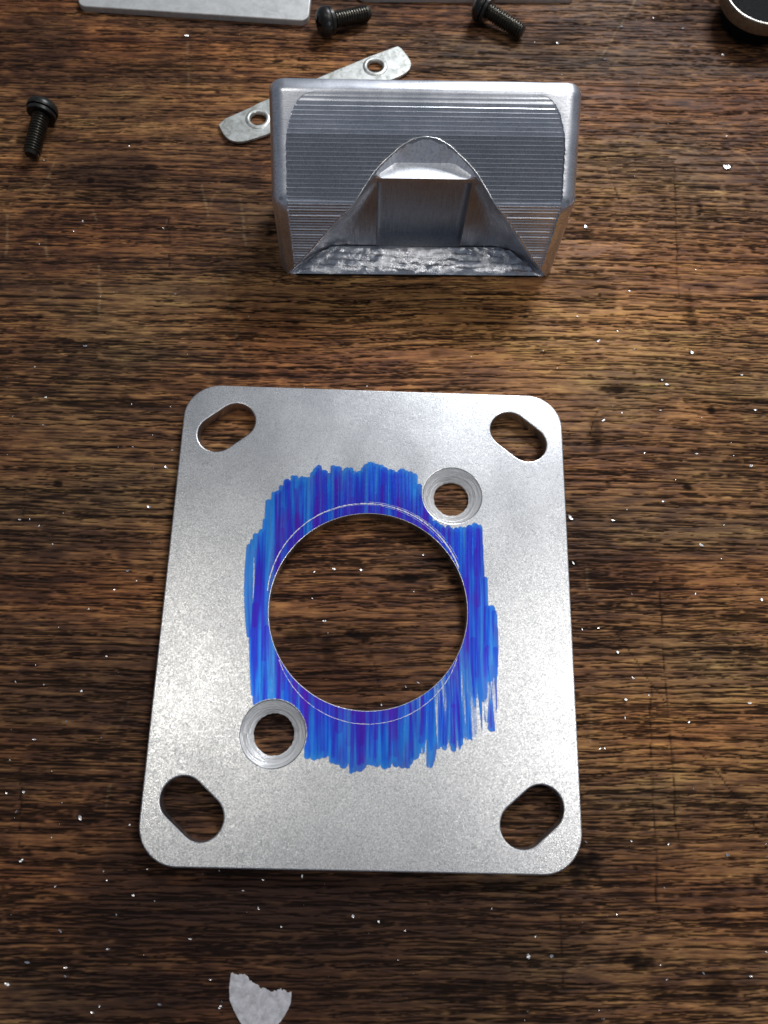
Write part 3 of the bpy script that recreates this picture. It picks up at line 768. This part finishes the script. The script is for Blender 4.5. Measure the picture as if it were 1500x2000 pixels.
# ---- circle scratched through the ink with dividers, in two arcs
def scribe(cx, cy, r0, a0, a1, strands, seed):
    rr = random.Random(seed)
    bm = bmesh.new()
    z = T + 0.03
    for dr, w, j0, j1, wob in strands:
        prev = None
        n = 220
        ph = rr.uniform(0, 6)
        for k in range(n + 1):
            t = k / n
            if not (j0 <= t <= j1):
                prev = None
                continue
            a = math.radians(a0 + (a1 - a0) * t)
            r = r0 + dr + wob * math.sin(t * 9 + ph) + rr.uniform(-0.03, 0.03)
            ww = w * rr.uniform(0.35, 1.2) * (1 if rr.random() > 0.06 else 0.15)
            p = []
            for s in (-1, 1):
                x, y = cx + (r + s * ww) * math.cos(a), cy + (r + s * ww) * math.sin(a)
                p.append((x, y))
            if min(math.hypot(*q) for q in p) < 19.62:
                prev = None
                continue
            cur = [bm.verts.new((x, y, z)) for x, y in p]
            if prev:
                bm.faces.new((prev[0], prev[1], cur[1], cur[0]))
            prev = cur
        z += 0.006
    return finish(bm, 'scribed_line', M_SCRIBE, plate, recalc=False)

scribe(-0.55, 2.25, 19.35, 2, 178, [(0.0, 0.11, 0.05, 1, 0.05), (0.42, 0.035, 0.12, 0.5, 0.14), (-0.30, 0.03, 0.2, 0.65, 0.12), (0.25, 0.04, 0.10, 0.34, 0.1)], 1)
scribe(0.1, -3.75, 18.1, 188, 352, [(0.0, 0.055, 0, 1, 0.02)], 2)

# ---- hairline nicks from tumbling, only on bare metal
def build_nicks():
    rr = random.Random(31)
    bm = bmesh.new()
    n = 0
    while n < 230:
        x, y = rr.uniform(-38.5, 38.5), rr.uniform(-45.5, 45.5)
        if math.hypot(x, y) < 27 or any(math.hypot(x - c[0], y - c[1]) < 8.2 for c in SLOTS) or any(math.hypot(x - c[0], y - c[1]) < c[2] + 1.6 for c in SINKS) or (abs(x) > 33 and abs(y) > 40):
            continue
        n += 1
        a, L, cv = rr.uniform(0, 6.3), 0.3 + 1.9 * rr.random() ** 3, rr.uniform(-0.9, 0.9)
        w = rr.uniform(0.018, 0.05)
        prev = None
        z = T + 0.012 + 0.0002 * n / 10
        for k in range(5):
            t = k / 4
            px, py = x + L * t * math.cos(a + cv * t), y + L * t * math.sin(a + cv * t)
            nx_, ny_ = -math.sin(a + 1.5 * cv * t), math.cos(a + 1.5 * cv * t)
            ww = w * (0.15 + math.sin(math.pi * min(max(t, 0.05), 0.95)))
            cur = (bm.verts.new((px - nx_ * ww, py - ny_ * ww, z)), bm.verts.new((px + nx_ * ww, py + ny_ * ww, z)))
            if prev:
                bm.faces.new((prev[0], prev[1], cur[1], cur[0]))
            prev = cur
    o = finish(bm, 'fine_scratches', M_SCRIBE, plate, recalc=True)
    o['kind'] = 'stuff'

build_nicks()
# ------------------------------------------------------------------ the milled block
def build_block():
    root = empty('machined_block', (9.1, 77.7, 0), math.radians(1.85))
    tag(root, 'ridged aluminium block with a pointed arch-shaped pocket milled in its front', 'metal block')
    HW = 31.3
    # swept body: rows follow the profile (y, z), columns run along x.  Inside the milled patch the rows are a
    # fine staircase left by the cutter, outside it they stay smooth and roll over at the ends.
    rr = random.Random(4)
    R_END = 3.4
    n1, n2 = Vector((22.0, -1.5)).normalized(), Vector((11.2, -18.0)).normalized()
    rows = [((0.0, 0.0), Vector((1, 0)), 0.12)]
    for a, b, n, nr in (((0, 0), (1.5, 22.0), 27, n1), ((1.5, 22.0), (19.3, 33.08), 25, n2)):
        a, b = Vector(a), Vector(b)
        for k in range(n):
            up_ = nr is n2
            am = 0.6 if not up_ else min(1.0, (n - k) / 6.0) * rr.uniform(0.92, 1.2)
            d0 = (0.44 + rr.uniform(-0.04, 0.04)) * (min(1.0, (n - k) / 6.0) if up_ else 1.0)
            nn = (n1 + n2).normalized() if (up_ and k == 0) else nr
            for fr, dd in ((0.02, 0.02), (rr.uniform(0.54, 0.68), -0.14), (0.87, -0.23)):
                rows.append((tuple(a.lerp(b, (k + fr) / n)), nn if fr < 0.1 else nr, max(0.01, d0 + dd * am)))
    rows += [((19.55, 33.2), Vector((0.54, -0.85)), 0.0), ((20.0, 33.3), Vector((0.47, -0.9)), 0.0), ((21.6, 33.35), Vector((0.09, -0.93)), 0.0),
             ((22.15, 33.2), Vector((0.015, -0.91)), 0.0), ((22.3, 32.6), Vector((0.015, -0.8)), 0.0), ((22.6, 0.0), Vector((0, 0)), 0.0)]
    ths = [math.pi / 2 * k / 6 for k in range(7)]
    endst = [(HW - R_END + R_END * math.sin(t), R_END - R_END * math.cos(t)) for t in ths]
    bm = bmesh.new()
    grid = []
    for (y, z), nr, dep in rows:
        tz = max(0.0, (z - 26.6) / 6.4)
        hw = 27.85 - 5.5 * (1 - math.sqrt(max(0.0, 1 - min(1.0, tz) ** 2.4)))
        hwj = hw + rr.uniform(-0.12, 0.12)
        half = [(hwj * 0.5, dep), (hwj, dep), (hwj + 0.12, 0.0)] + [(max(x, hwj + 0.13 + 0.001 * q), ins) for q, (x, ins) in enumerate(endst)]
        st = [(-x, d) for x, d in half[::-1]] + [(0.0, dep)] + half
        # outside the milled patch the bend at mid height is rolled, not sharp
        sa = z * 1.0023 if z <= 22.0 else 22.05 + (y - 1.5) / 0.849
        ys_, zs_ = y, z
        if abs(sa - 22.05) < 2.4 and y < 10:
            t_ = (sa - 22.05 + 2.4) / 4.8
            A_, B_ = Vector((1.5 * 19.65 / 22.05, 19.6)), Vector((1.5 + 2.4 * 0.849, 22.0 + 2.4 * 0.5284))
            c_ = A_ * (1 - t_) ** 2 + Vector((1.5, 22.0)) * 2 * t_ * (1 - t_) + B_ * t_ ** 2
            ys_, zs_ = c_.x, c_.y
        grid.append([bm.verts.new((x, (ys_ if abs(x) > hwj + 0.05 else y) + nr.x * d, max((zs_ if abs(x) > hwj + 0.05 else z) + nr.y * d, 0.0))) for x, d in st])
    nc = len(grid[0])
    for A, B in zip(grid, grid[1:] + grid[:1]):
        for k in range(nc - 1):
            bm.faces.new((A[k], A[k + 1], B[k + 1], B[k]))
    for q, sx in ((0, -1), (-1, 1)):            # end caps as fans
        hub = bm.verts.new((sx * HW, 13.0, 12.0))
        for A, B in zip(grid, grid[1:] + grid[:1]):
            bm.faces.new((hub, A[q], B[q]))
    bmesh.ops.triangulate(bm, faces=bm.faces)
    body = bm
    # the pocket: outline on the front faces, lofted in to a back wall, with a ledge above it
    key = [(31.2, -1.5), (29.7, 0.55), (24.4, 8.0), (18.8, 16.7), (14.5, 22.3), (11.7, 26.5), (9.7, 29.1), (7.2, 31.4), (4.7, 33.4), (2.3, 34.6), (0.0, 34.95), (-2.3, 34.6)]
    def on_face(x, s):
        if s <= 22.05:
            return (x, 1.5 * s / 22.05 - 0.02, s * 22.0 / 22.05)
        return (x, 1.5 + (s - 22.05) * 0.849, 22.0 + (s - 22.05) * 0.5284)
    curve = []
    for q in range(1, len(key) - 2):
        p0, p1_, p2_, p3_ = [Vector(k) for k in key[q - 1:q + 3]]
        for t in (0, 0.34, 0.67):
            c = 0.5 * (2 * p1_ + (p2_ - p0) * t + (2 * p0 - 5 * p1_ + 4 * p2_ - p3_) * t * t + (3 * p1_ - p0 - 3 * p2_ + p3_) * t ** 3)
            curve.append(on_face(c.x, c.y))
    curve.append(on_face(0.0, 34.95))
    YB = 6.5
    lower = [c for c in curve if c[1] < YB - 0.3]
    upper = [c for c in curve if c[1] >= YB - 0.3]
    lower.append((upper[0][0], YB, upper[0][2]))
    upper = upper[1:]
    xj = lower[-1][0]
    inner = []
    for c in lower:
        t = (c[2] - lower[0][2]) / (lower[-1][2] - lower[0][2])
        inner.append((17.5 + (xj - 1.6 - 17.5) * t ** 0.85, YB, 2.2 + (24.1 - 2.2) * t))
    bm = bmesh.new()
    NS = 7
    sides = []
    for sx in (1, -1):
        rows = []
        for o, i in zip(lower, inner):
            row = [bm.verts.new((sx * o[0], o[1] - 5.0, o[2] + 4.0 * (o[2] > 1) - 1.2 * (o[2] <= 1)))]
            for k in range(NS + 1):
                s = k / NS
                ys = math.sin(s * math.pi / 2)
                zs = s
                row.append(bm.verts.new((sx * (o[0] + (i[0] - o[0]) * s), o[1] + (i[1] - o[1]) * ys, o[2] + (i[2] - o[2]) * zs)))
            rows.append(row)
        for A, B in zip(rows, rows[1:]):
            for k in range(len(A) - 1):
                bm.faces.new((A[k], A[k + 1], B[k + 1], B[k]))
        sides.append(rows)
    # upper notch
    ups = []
    for sx in (1, -1):
        lst = []
        for p in upper:
            if p[0] == 0.0 and sx == -1:
                lst.append(ups[0][-1])
                continue
            q = (p[0] * 0.97, min(p[1] - 0.1, 10.1), 24.1 + (min(p[1], 10.1) - 6.5) * 0.10)
            lst.append([bm.verts.new((sx * p[0], p[1] - 5.0, p[2] + 4.0)), bm.verts.new((sx * p[0], p[1], p[2])), bm.verts.new((sx * q[0], q[1], q[2]))])
        ups.append(lst)
    for s in (0, 1):
        top = sides[s][-1]
        first = ups[s][0]
        bm.faces.new((top[0], top[1], first[1], first[0]))
        bm.faces.new((top[1], first[2], first[1]))
        for A, B in zip(ups[s], ups[s][1:]):
            bm.faces.new((A[0], A[1], B[1], B[0]))
            bm.faces.new((A[1], A[2], B[2], B[1]))
    # ledge, back wall, floor, front lid
    ledge = sides[0][-1][1:] + sides[1][-1][:0:-1] + [u[2] for u in ups[1]] + [u[2] for u in ups[0][-2::-1]]
    bm.faces.new(ledge)
    bm.faces.new([r_[-1] for r_ in sides[0]] + [r_[-1] for r_ in sides[1]][::-1])
    f0, f1 = sides[0][0], sides[1][0]
    for k in range(len(f0) - 1):
        bm.faces.new((f0[k], f0[k + 1], f1[k + 1], f1[k]))
    bm.faces.new([r_[0] for r_ in sides[0]] + [u[0] for u in ups[0]] + [u[0] for u in ups[1][-2::-1]] + [r_[0] for r_ in sides[1]][::-1])
    bmesh.ops.triangulate(bm, faces=bm.faces)
    body = boolean(body, bm, 'DIFFERENCE')
    # the deeper rectangular recess under the ledge
    rec = prism(rounded_rect(19.4, 6.2, 1.4, 5, 0.0, 6.9), 'z', 2.4, 23.0)
    body = boolean(body, rec, 'DIFFERENCE')
    body.normal_update()
    for f in body.faces:
        c = f.calc_center_median()
        n = f.normal
        f.material_index = 0
        if abs(c.x) < 29 and 0.0 < c.y < 6.6 and c.z < 3.2 and n.z > 0.6:
            f.material_index = 2
        elif c.z > 24.0 and abs(c.x) < 11.5 and 6.4 < c.y < 12.5 and c.z < 21.9 + (c.y - 1.5) * 0.6224 - 0.45:
            f.material_index = 3
        elif c.z < 28.9 and c.y < 13 and abs(c.x) < 29.5 and c.z > 0.3 and (c.y > 1.1 + c.z * 0.068) and not (c.z > 22 and n.z > 0.7 and n.y < -0.3):
            f.material_index = 1
    o = finish(body, 'block_body', M_BLOCK, root, 28)
    o.data.materials.append(M_POCKET)
    o.data.materials.append(M_TORN)
    o.data.materials.append(M_LIP)
    # burnished burr along the mouth of the pocket
    full = [(x, y, z) for x, y, z in curve] + [(-x, y, z) for x, y, z in curve[-2::-1]]
    bm = bmesh.new()
    prev = None
    for q, c in enumerate(full):
        a_, b_ = Vector(full[max(q - 1, 0)]), Vector(full[min(q + 1, len(full) - 1)])
        t = (b_ - a_).normalized()
        u_ = t.cross(Vector((0, -0.8, 0.6))).normalized()
        v_ = t.cross(u_).normalized()
        rad = 0.13 + 0.05 * math.sin(q * 1.9)
        base = Vector(c) + Vector((0, 0.16, -0.12))
        ring = [bm.verts.new(base + (u_ * math.cos(k * math.pi / 3) + v_ * math.sin(k * math.pi / 3)) * rad) for k in range(6)]
        if prev:
            for k in range(6):
                bm.faces.new((prev[k], prev[(k + 1) % 6], ring[(k + 1) % 6], ring[k]))
        prev = ring
    finish(bm, 'pocket_edge', M_EDGE, root, 60)
    # torn, smeared floor of the pocket: small facets pulled up by a dull cutter
    rr = random.Random(8)
    bm = bmesh.new()
    nx_, ny_ = 60, 13
    gv = []
    for j in range(ny_):
        y = 0.12 + 6.2 * j / (ny_ - 1)
        s_ = math.asin(min(1.0, y / 6.5)) * 2 / math.pi
        wx = 28.6 - 11.6 * s_
        row = []
        for i in range(nx_):
            x = wx * (2 * i / (nx_ - 1) - 1)
            amp = 0.55 if abs(x) > 7 or y < 3 else 0.3
            edge = i in (0, nx_ - 1) or j in (0, ny_ - 1)
            z = 0.62 + 0.30 * y + (0.0 if edge else 0.1 + (0.55 * rr.random() ** 1.6 + 0.45 * (0.5 + 0.5 * math.sin(j * 2.3 + 0.25 * x))) * amp)
            row.append(bm.verts.new((x + (0 if edge else rr.uniform(-.2, .2)), y + (0 if edge else rr.uniform(-.12, .12)), z)))
        gv.append(row)
    for A, B in zip(gv, gv[1:]):
        for i in range(nx_ - 1):
            bm.faces.new((A[i], A[i + 1], B[i + 1], B[i]))
    bmesh.ops.triangulate(bm, faces=bm.faces)
    to = finish(bm, 'torn_pocket_floor', M_TORN, root, 38, recalc=False)
    to['label'] = 'rough glittering torn metal floor of the pocket'
    return root

build_block()

# ------------------------------------------------------------------ screws
def make_screw(name, loc, direction, spin, label, L=12.0):
    """pan-head screw with captive washer, lying on the bench.  direction: where the tip points, degrees in plan"""
    root = empty(name, (loc[0], loc[1], 0))
    hr, tr = 3.55, 1.95
    tilt = math.asin((hr - tr) / (L + 1.2))
    # local z runs from tip to head; origin under the head
    a = math.radians(direction)
    axis = Vector((-math.cos(a) * math.cos(tilt), -math.sin(a) * math.cos(tilt), math.sin(tilt)))
    q = axis.to_track_quat('Z', 'Y').to_matrix().to_4x4()
    M = Matrix.Translation((0, 0, hr * math.cos(tilt) + 0.02)) @ q @ Matrix.Rotation(spin, 4, 'Z')
    bm = bmesh.new()
    hp = [(0, 0.1), (3.5, 0.1), (3.55, 0.25), (3.52, 0.9), (3.3, 1.6), (2.75, 2.2), (1.9, 2.6), (0.9, 2.78), (0, 2.82)]
    lathe(bm, hp, 40)
    cr = bmesh.new()
    for rot in (0, math.pi / 2):
        b2 = prism([(-0.36, -0.30), (0.36, -0.30), (0.45, 1.8), (-0.45, 1.8)], 'x', -1.75, 1.75)
        bmesh.ops.rotate(b2, cent=(0, 0, 0), matrix=Matrix.Rotation(rot, 3, 'Z'), verts=b2.verts)
        bmesh.ops.translate(b2, vec=(0, 0, 1.5), verts=b2.verts)
        if rot == 0:
            bm = boolean(bm, b2, 'DIFFERENCE')
        else:
            bm = boolean(bm, b2, 'DIFFERENCE')
    cr.free()
    bmesh.ops.transform(bm, matrix=M, verts=bm.verts)
    finish(bm, 'head', M_BLACK, root, 32)
    bm = bmesh.new()
    lathe(bm, [(1.9, -0.12), (3.2, -0.12), (3.32, -0.3), (3.3, -0.95), (3.15, -1.1), (1.9, -1.1), (1.9, -0.12)], 40)
    bmesh.ops.transform(bm, matrix=M, verts=bm.verts)
    finish(bm, 'washer', M_BLACK, root, 32)
    bm = bmesh.new()
    pr = [(0, 0.05), (1.75, 0.0), (1.75, -1.2)]
    z = -1.2
    while z > -L + 0.6:
        pr += [(1.95, z - 0.22), (1.95, z - 0.34), (1.58, z - 0.56), (1.58, z - 0.62)]
        z -= 0.70
    pr += [(1.7, z - 0.1), (1.35, z - 0.7), (0, z - 0.7)]
    lathe(bm, pr, 28)
    bmesh.ops.transform(bm, matrix=M, verts=bm.verts)
    finish(bm, 'shank', M_THREAD, root, 25)
    tag(root, label, 'screw', 'black pan-head screws')
    return root

make_screw('screw', (-81.2, 117.0), -97, 0.4, 'black screw alone at the left edge, threaded tip towards the viewer', 11.5)
make_screw('screw', (-14.6, 149.0), 27, 0.3, 'black screw beside the grey sheet corner with its cross recess facing left', 11.0)
make_screw('screw', (25.2, 155.6), -30, 0.7, 'black screw above the block, head cut by the top edge and tip down right', 11.0)

# ------------------------------------------------------------------ zinc tab behind the block
def build_bracket():
    root = empty('bracket_strip', (0, 0, 0))
    tag(root, 'thin dull zinc strip with two holes lying diagonally behind the milled block', 'bracket')
    outline = [(-40.2, 118.6), (-38.6, 115.3), (-37.6, 114.0), (-36.2, 113.1), (-34.2, 112.9), (-32.0, 113.6), (-27.0, 115.9), (-1.0, 132.5),
               (3.2, 134.6), (5.4, 136.2), (6.5, 137.7), (6.8, 139.2), (6.4, 140.8), (4.6, 143.6), (3.9, 144.5), (3.2, 144.8), (2.4, 144.4), (-5.4, 140.2), (-30.2, 125.2), (-32.4, 123.4)]
    # soften the outline (one corner-cutting pass), keep the pointed ends
    pts = []
    n = len(outline)
    for i in range(n):
        a, b = Vector(outline[i]), Vector(outline[(i + 1) % n])
        pts += [tuple(a.lerp(b, 0.25)), tuple(a.lerp(b, 0.75))]
    H1, H2 = (-30.4, 120.0), (-2.3, 137.9)
    bm = plate_mesh(pts, [circle(*H1, 2.0, 36), circle(*H2, 2.0, 36)], 0.35, 1.0, 0.12, 2)
    finish(bm, 'strip', M_ZINC, root, 12)
    for h in (H1, H2):
        bm = bmesh.new()
        lathe(bm, [(3.15, 0.97), (2.95, 1.18), (2.55, 1.32), (2.15, 1.26), (1.99, 1.05), (1.95, 0.3)], 40)
        o = finish(bm, 'raised_eyelet', M_ZINC, root, 50, recalc=False)
        o.location = Vector((h[0], h[1], 0)) * S
    bm = bmesh.new()
    for x, y in ((-34.5, 117.0), (2.5, 139.5), (-16, 128.5)):     # dimples the strip stands on
        lathe(bm, [(0, 0.0), (0.9, 0.02), (1.2, 0.36)], 14, Matrix.Translation((x, y, 0)))
    finish(bm, 'dimple', M_ZINC, root, 50)

build_bracket()

# ------------------------------------------------------------------ grey sheets at the top edge
def sheet(name, cx, cy, w, h, ang, r, t, label):
    root = empty(name, (cx, cy, 0), ang)
    bm = plate_mesh(rounded_rect(w, h, r, 8), [], 0.03, t, 0.3, 3)
    finish(bm, 'sheet_body', M_SATIN, root, 12)
    tag(root, label, 'metal sheet')
    return root

sheet('grey_sheet', -48.4, 182.1, 59.0, 60.0, math.radians(-1.6), 2.2, 1.6, 'satin grey metal sheet with rounded corners cut off by the top edge')
sheet('grey_sheet', 19.5, 191.6, 57.0, 60.0, math.radians(3.0), 2.0, 1.2, 'thin edge of a second grey sheet at the very top, behind a screw')

# ------------------------------------------------------------------ round black-faced knob in the corner
def build_knob():
    cx, cy = 96.6, 159.6
    root = empty('round_knob', (cx, cy, 0))
    tag(root, 'round steel-rimmed knob with black face cut off by the top right corner', 'knob')
    bm = bmesh.new()
    lathe(bm, [(0, 0.02), (8.2, 0.02), (8.2, 4.6), (9.9, 5.2), (10.5, 5.8)], 72)
    finish(bm, 'foot', M_DARK, root, 35)
    bm = bmesh.new()
    lathe(bm, [(10.3, 4.6), (10.75, 4.9), (10.75, 7.5), (10.55, 7.95)], 72)
    finish(bm, 'side_band', M_SIDE_REFLECTION, root, 35)
    bm = bmesh.new()
    lathe(bm, [(10.55, 7.95), (10.4, 8.08), (10.15, 8.06), (10.08, 7.6)], 72)
    finish(bm, 'rim', M_RIM, root, 50)
    bm = bmesh.new()
    lathe(bm, [(10.09, 7.6), (6.0, 7.55), (0, 7.5)], 72)
    finish(bm, 'face', M_DARK, root, 50)

build_knob()

# ------------------------------------------------------------------ torn white scrap
def build_scrap():
    base = [(-21.9, -68.1), (-21.1, -69.6), (-20.2, -70.9), (-19.2, -72.2), (-18.0, -73.6), (-16.7, -74.4), (-15.4, -73.9), (-14.0, -72.4), (-12.9, -71.2), (-12.2, -70.2), (-11.7, -69.3), (-11.35, -68.4), (-11.3, -66.9),
            (-13.2, -66.4), (-14.6, -66.8), (-16.4, -66.3), (-18.4, -65.2), (-19.6, -64.1), (-22.0, -64.1), (-22.15, -66.2)]
    rr = random.Random(12)
    pts = []
    n = len(base)
    for i in range(n):
        a, b = Vector(base[i]), Vector(base[(i + 1) % n])
        m = max(2, int((b - a).length / 0.28))
        torn = 12 <= i <= 17
        for k in range(m):
            p = a.lerp(b, k / m)
            j = 0.16 if torn else 0.05
            pts.append((p.x + rr.uniform(-j, j) * 0.6, p.y + rr.uniform(-j, j) * (1.4 if torn else 0.6)))
    bm = plate_mesh(pts, [], 0.02, 0.2, 0.08, 2)
    o = finish(bm, 'paper_scrap', M_PAPER, None, 12)
    tag(o, 'torn mottled white paper scrap stuck to the bench below the plate', 'paper scrap')

build_scrap()

# ------------------------------------------------------------------ aluminium swarf
def chip_mesh(seed, long):
    rr = random.Random(seed)
    bm = bmesh.new()
    n = 4
    prev = None
    curl = rr.uniform(0.2, 1.0)
    w0 = rr.uniform(0.12, 0.22) if long else rr.uniform(0.22, 0.4)
    for k in range(n + 1):
        t = k / n - 0.5
        w = w0 * (1 - 1.3 * abs(t)) * rr.uniform(0.8, 1.2) + 0.05
        z = 0.14 + curl * 0.5 * t * t + rr.uniform(-0.03, 0.03)
        y = 0.35 * curl * t * t
        tw = rr.uniform(-0.15, 0.15) + curl * t * 0.5
        a = [bm.verts.new((t, y - w, z - tw * w)), bm.verts.new((t, y + w, z + tw * w)),
             bm.verts.new((t, y + w * 0.9, z + tw * w + 0.08)), bm.verts.new((t, y - w * 0.9, z - tw * w + 0.08))]
        if prev:
            for q in range(4):
                bm.faces.new((prev[q], prev[(q + 1) % 4], a[(q + 1) % 4], a[q]))
        else:
            bm.faces.new(a)
        prev = a
    bm.faces.new(prev[::-1])
    lo = min(v.co.z for v in bm.verts)
    for v in bm.verts:
        v.co.z -= lo
    bm.normal_update()
    bmesh.ops.recalc_face_normals(bm, faces=bm.faces)
    me = bpy.data.meshes.new('metal_shaving')
    bm.to_mesh(me)
    bm.free()
    me.materials.append(M_CHIP)
    return me

CH_SHORT = [chip_mesh(50 + k, False) for k in range(7)]
CH_LONG = [chip_mesh(80 + k, True) for k in range(5)]
GROUP = 'loose aluminium shavings'
rr = random.Random(23)

def covered(x, y):
    if abs(x) < 40.6 and abs(y) < 47.7:
        if math.hypot(x, y) < 18.8:
            return False
        for cx, cy, a in SLOTS:
            if math.hypot(x - cx, y - cy) < 3.4:
                return False
        for cx, cy, ro, ri in SINKS:
            if math.hypot(x - cx, y - cy) < ri - 0.5:
                return False
        return True
    if -24 < x < 42 and 75.5 < y < 102.5:
        return True
    if -80 < x < 49 and y > 151:
        return True
    if math.hypot(x - 96.6, y - 159.6) < 12:
        return True
    if -23 < x < -10.5 and -73 < y < -63:
        return True
    for px, py in ((-81.4, 115), (-12, 150), (28, 154)):
        if math.hypot(x - px, y - py) < 8:
            return True
    t = (x + 40) / 47
    if 0 < t < 1 and abs(y - (118 + 23 * t)) < 8:
        return True
    return False

def shaving(x, y, size, ang, label):
    me = rr.choice(CH_LONG) if size > 0.5 and rr.random() < 0.7 else rr.choice(CH_SHORT)
    o = bpy.data.objects.new('metal_shaving', me)
    link(o)
    o.location = Vector((x, y, -0.03)) * S
    k = max(size, 0.25) * 0.85 * S
    o.scale = (k, k, k)
    o.rotation_euler = (rr.uniform(-0.25, 0.25), rr.uniform(-0.2, 0.2), math.radians(ang) + rr.uniform(-0.2, 0.2) + (rr.uniform(0, 3.1) if ang == 0 and size < 0.7 else 0))
    tag(o, label, 'metal shaving', GROUP)

SPECIAL = [
    (84.6, 112.0, 'broad pale aluminium shaving on bare wood right of the milled block'),
    (48.9, 93.0, "bent aluminium shaving just beside the milled block's lower right side"),
    (41.5, 20.9, "long aluminium sliver touching the plate's right edge"),
    (68.7, 15.7, 'curved bright aluminium sliver on the wood to the right of the plate'),
    (-51.5, -39.5, "thin curled aluminium hair left of the plate's lower left slot"),
    (-22.1, -69.2, 'aluminium sliver against the left side of the torn white scrap'),
    (30.1, -60.6, "upright bright aluminium shaving below the plate's lower right corner"),
    (-8.6, -2.2, 'largest aluminium shaving seen through the centre hole of the plate'),
    (-50.4, 146.3, 'bright aluminium speck just below the grey metal sheet'),
    (-63.8, 56.9, "flat aluminium shaving above and left of the plate's top left corner"),
    (-60.1, -66.4, 'blurred large aluminium shaving at the lower left edge of the picture'),
    (67.5, -43.4, "pale flat aluminium shaving far right of the plate's lower right slot"),
]

def zone(x, y):
    if math.hypot(x, y) < 19.4:
        return 'tiny aluminium shaving on the wood seen inside the big centre hole'
    for (cx, cy, a), w in zip(SLOTS, ('top left', 'top right', 'lower left', 'lower right')):
        if math.hypot(x - cx, y - cy) < 7:
            return 'tiny aluminium shaving on the wood seen inside the %s slot' % w
    for (cx, cy, ro, ri), w in zip(SINKS, ('lower left', 'upper right')):
        if math.hypot(x - cx, y - cy) < ro:
            return 'tiny aluminium shaving on the wood seen inside the %s countersunk hole' % w
    side = 'left' if x < 0 else 'right'
    if y < -47:
        far = 'just under the plate' if y > -58 else 'along the bottom edge'
        return 'tiny aluminium shaving %s, %s of the white scrap' % (far, 'left' if x < -17 else ('right' if x < 30 else 'far right'))
    if y < 47:
        row = 'upper' if y > 16 else ('middle' if y > -16 else 'lower')
        far = 'close to' if abs(x) < 54 else 'well away from'
        return "tiny aluminium shaving %s the %s part of the plate's %s edge" % (far, row, side)
    if y < 77 and abs(x) < 42:
        return 'tiny aluminium shaving on the wood between the milled block and the plate'
    if y < 77:
        return 'tiny aluminium shaving on the wood past the %s upper corner of the plate' % side
    if y < 110:
        return 'tiny aluminium shaving on the wood %s of the milled block' % ('left' if x < 9 else 'right')
    return 'tiny aluminium shaving near the top edge, %s of the block centre' % ('left' if x < 9 else 'right')

for x, y, s_, a_ in CHIPS:
    sp = [l for (sx, sy, l) in SPECIAL if abs(sx - x) < 0.06 and abs(sy - y) < 0.06]
    if sp and x == -22.1:
        x = -23.4
    if sp or not covered(x, y):
        shaving(x, y, s_, a_, sp[0] if sp else zone(x, y))
n_small = 0
while n_small < 90:
    x, y = rr.uniform(-95, 100), rr.uniform(-74, 165)
    if covered(x, y):
        continue
    if y > 60 and rr.random() < 0.55:
        continue
    shaving(x, y, 0.2 + 0.25 * rr.random() ** 2, rr.uniform(0, 180), zone(x, y))
    n_small += 1

# dust too fine to count
bm = bmesh.new()
n_d = 0
while n_d < 350:
    x, y = rr.uniform(-100, 105), rr.uniform(-80, 150)
    if covered(x, y) or (y > 60 and rr.random() < 0.6):
        continue
    n_d += 1
    s = 0.04 + 0.06 * rr.random() ** 2
    c = Vector((x, y, 0.0))
    vs = []
    for q in ((1, 0, 0), (-1, 0, 0), (0, 1, 0), (0, -1, 0), (0, 0, 1), (0, 0, -1)):
        vs.append(bm.verts.new(c + Vector(q) * s * rr.uniform(0.5, 1.5)))
    for a in (0, 1):
        for b in (2, 3):
            for d in (4, 5):
                bm.faces.new((vs[a], vs[b], vs[d]))
o = finish(bm, 'metal_dust', M_CHIP, None, 10)
o['kind'] = 'stuff'
o['label'] = 'fine sparkling aluminium dust scattered over the bench'
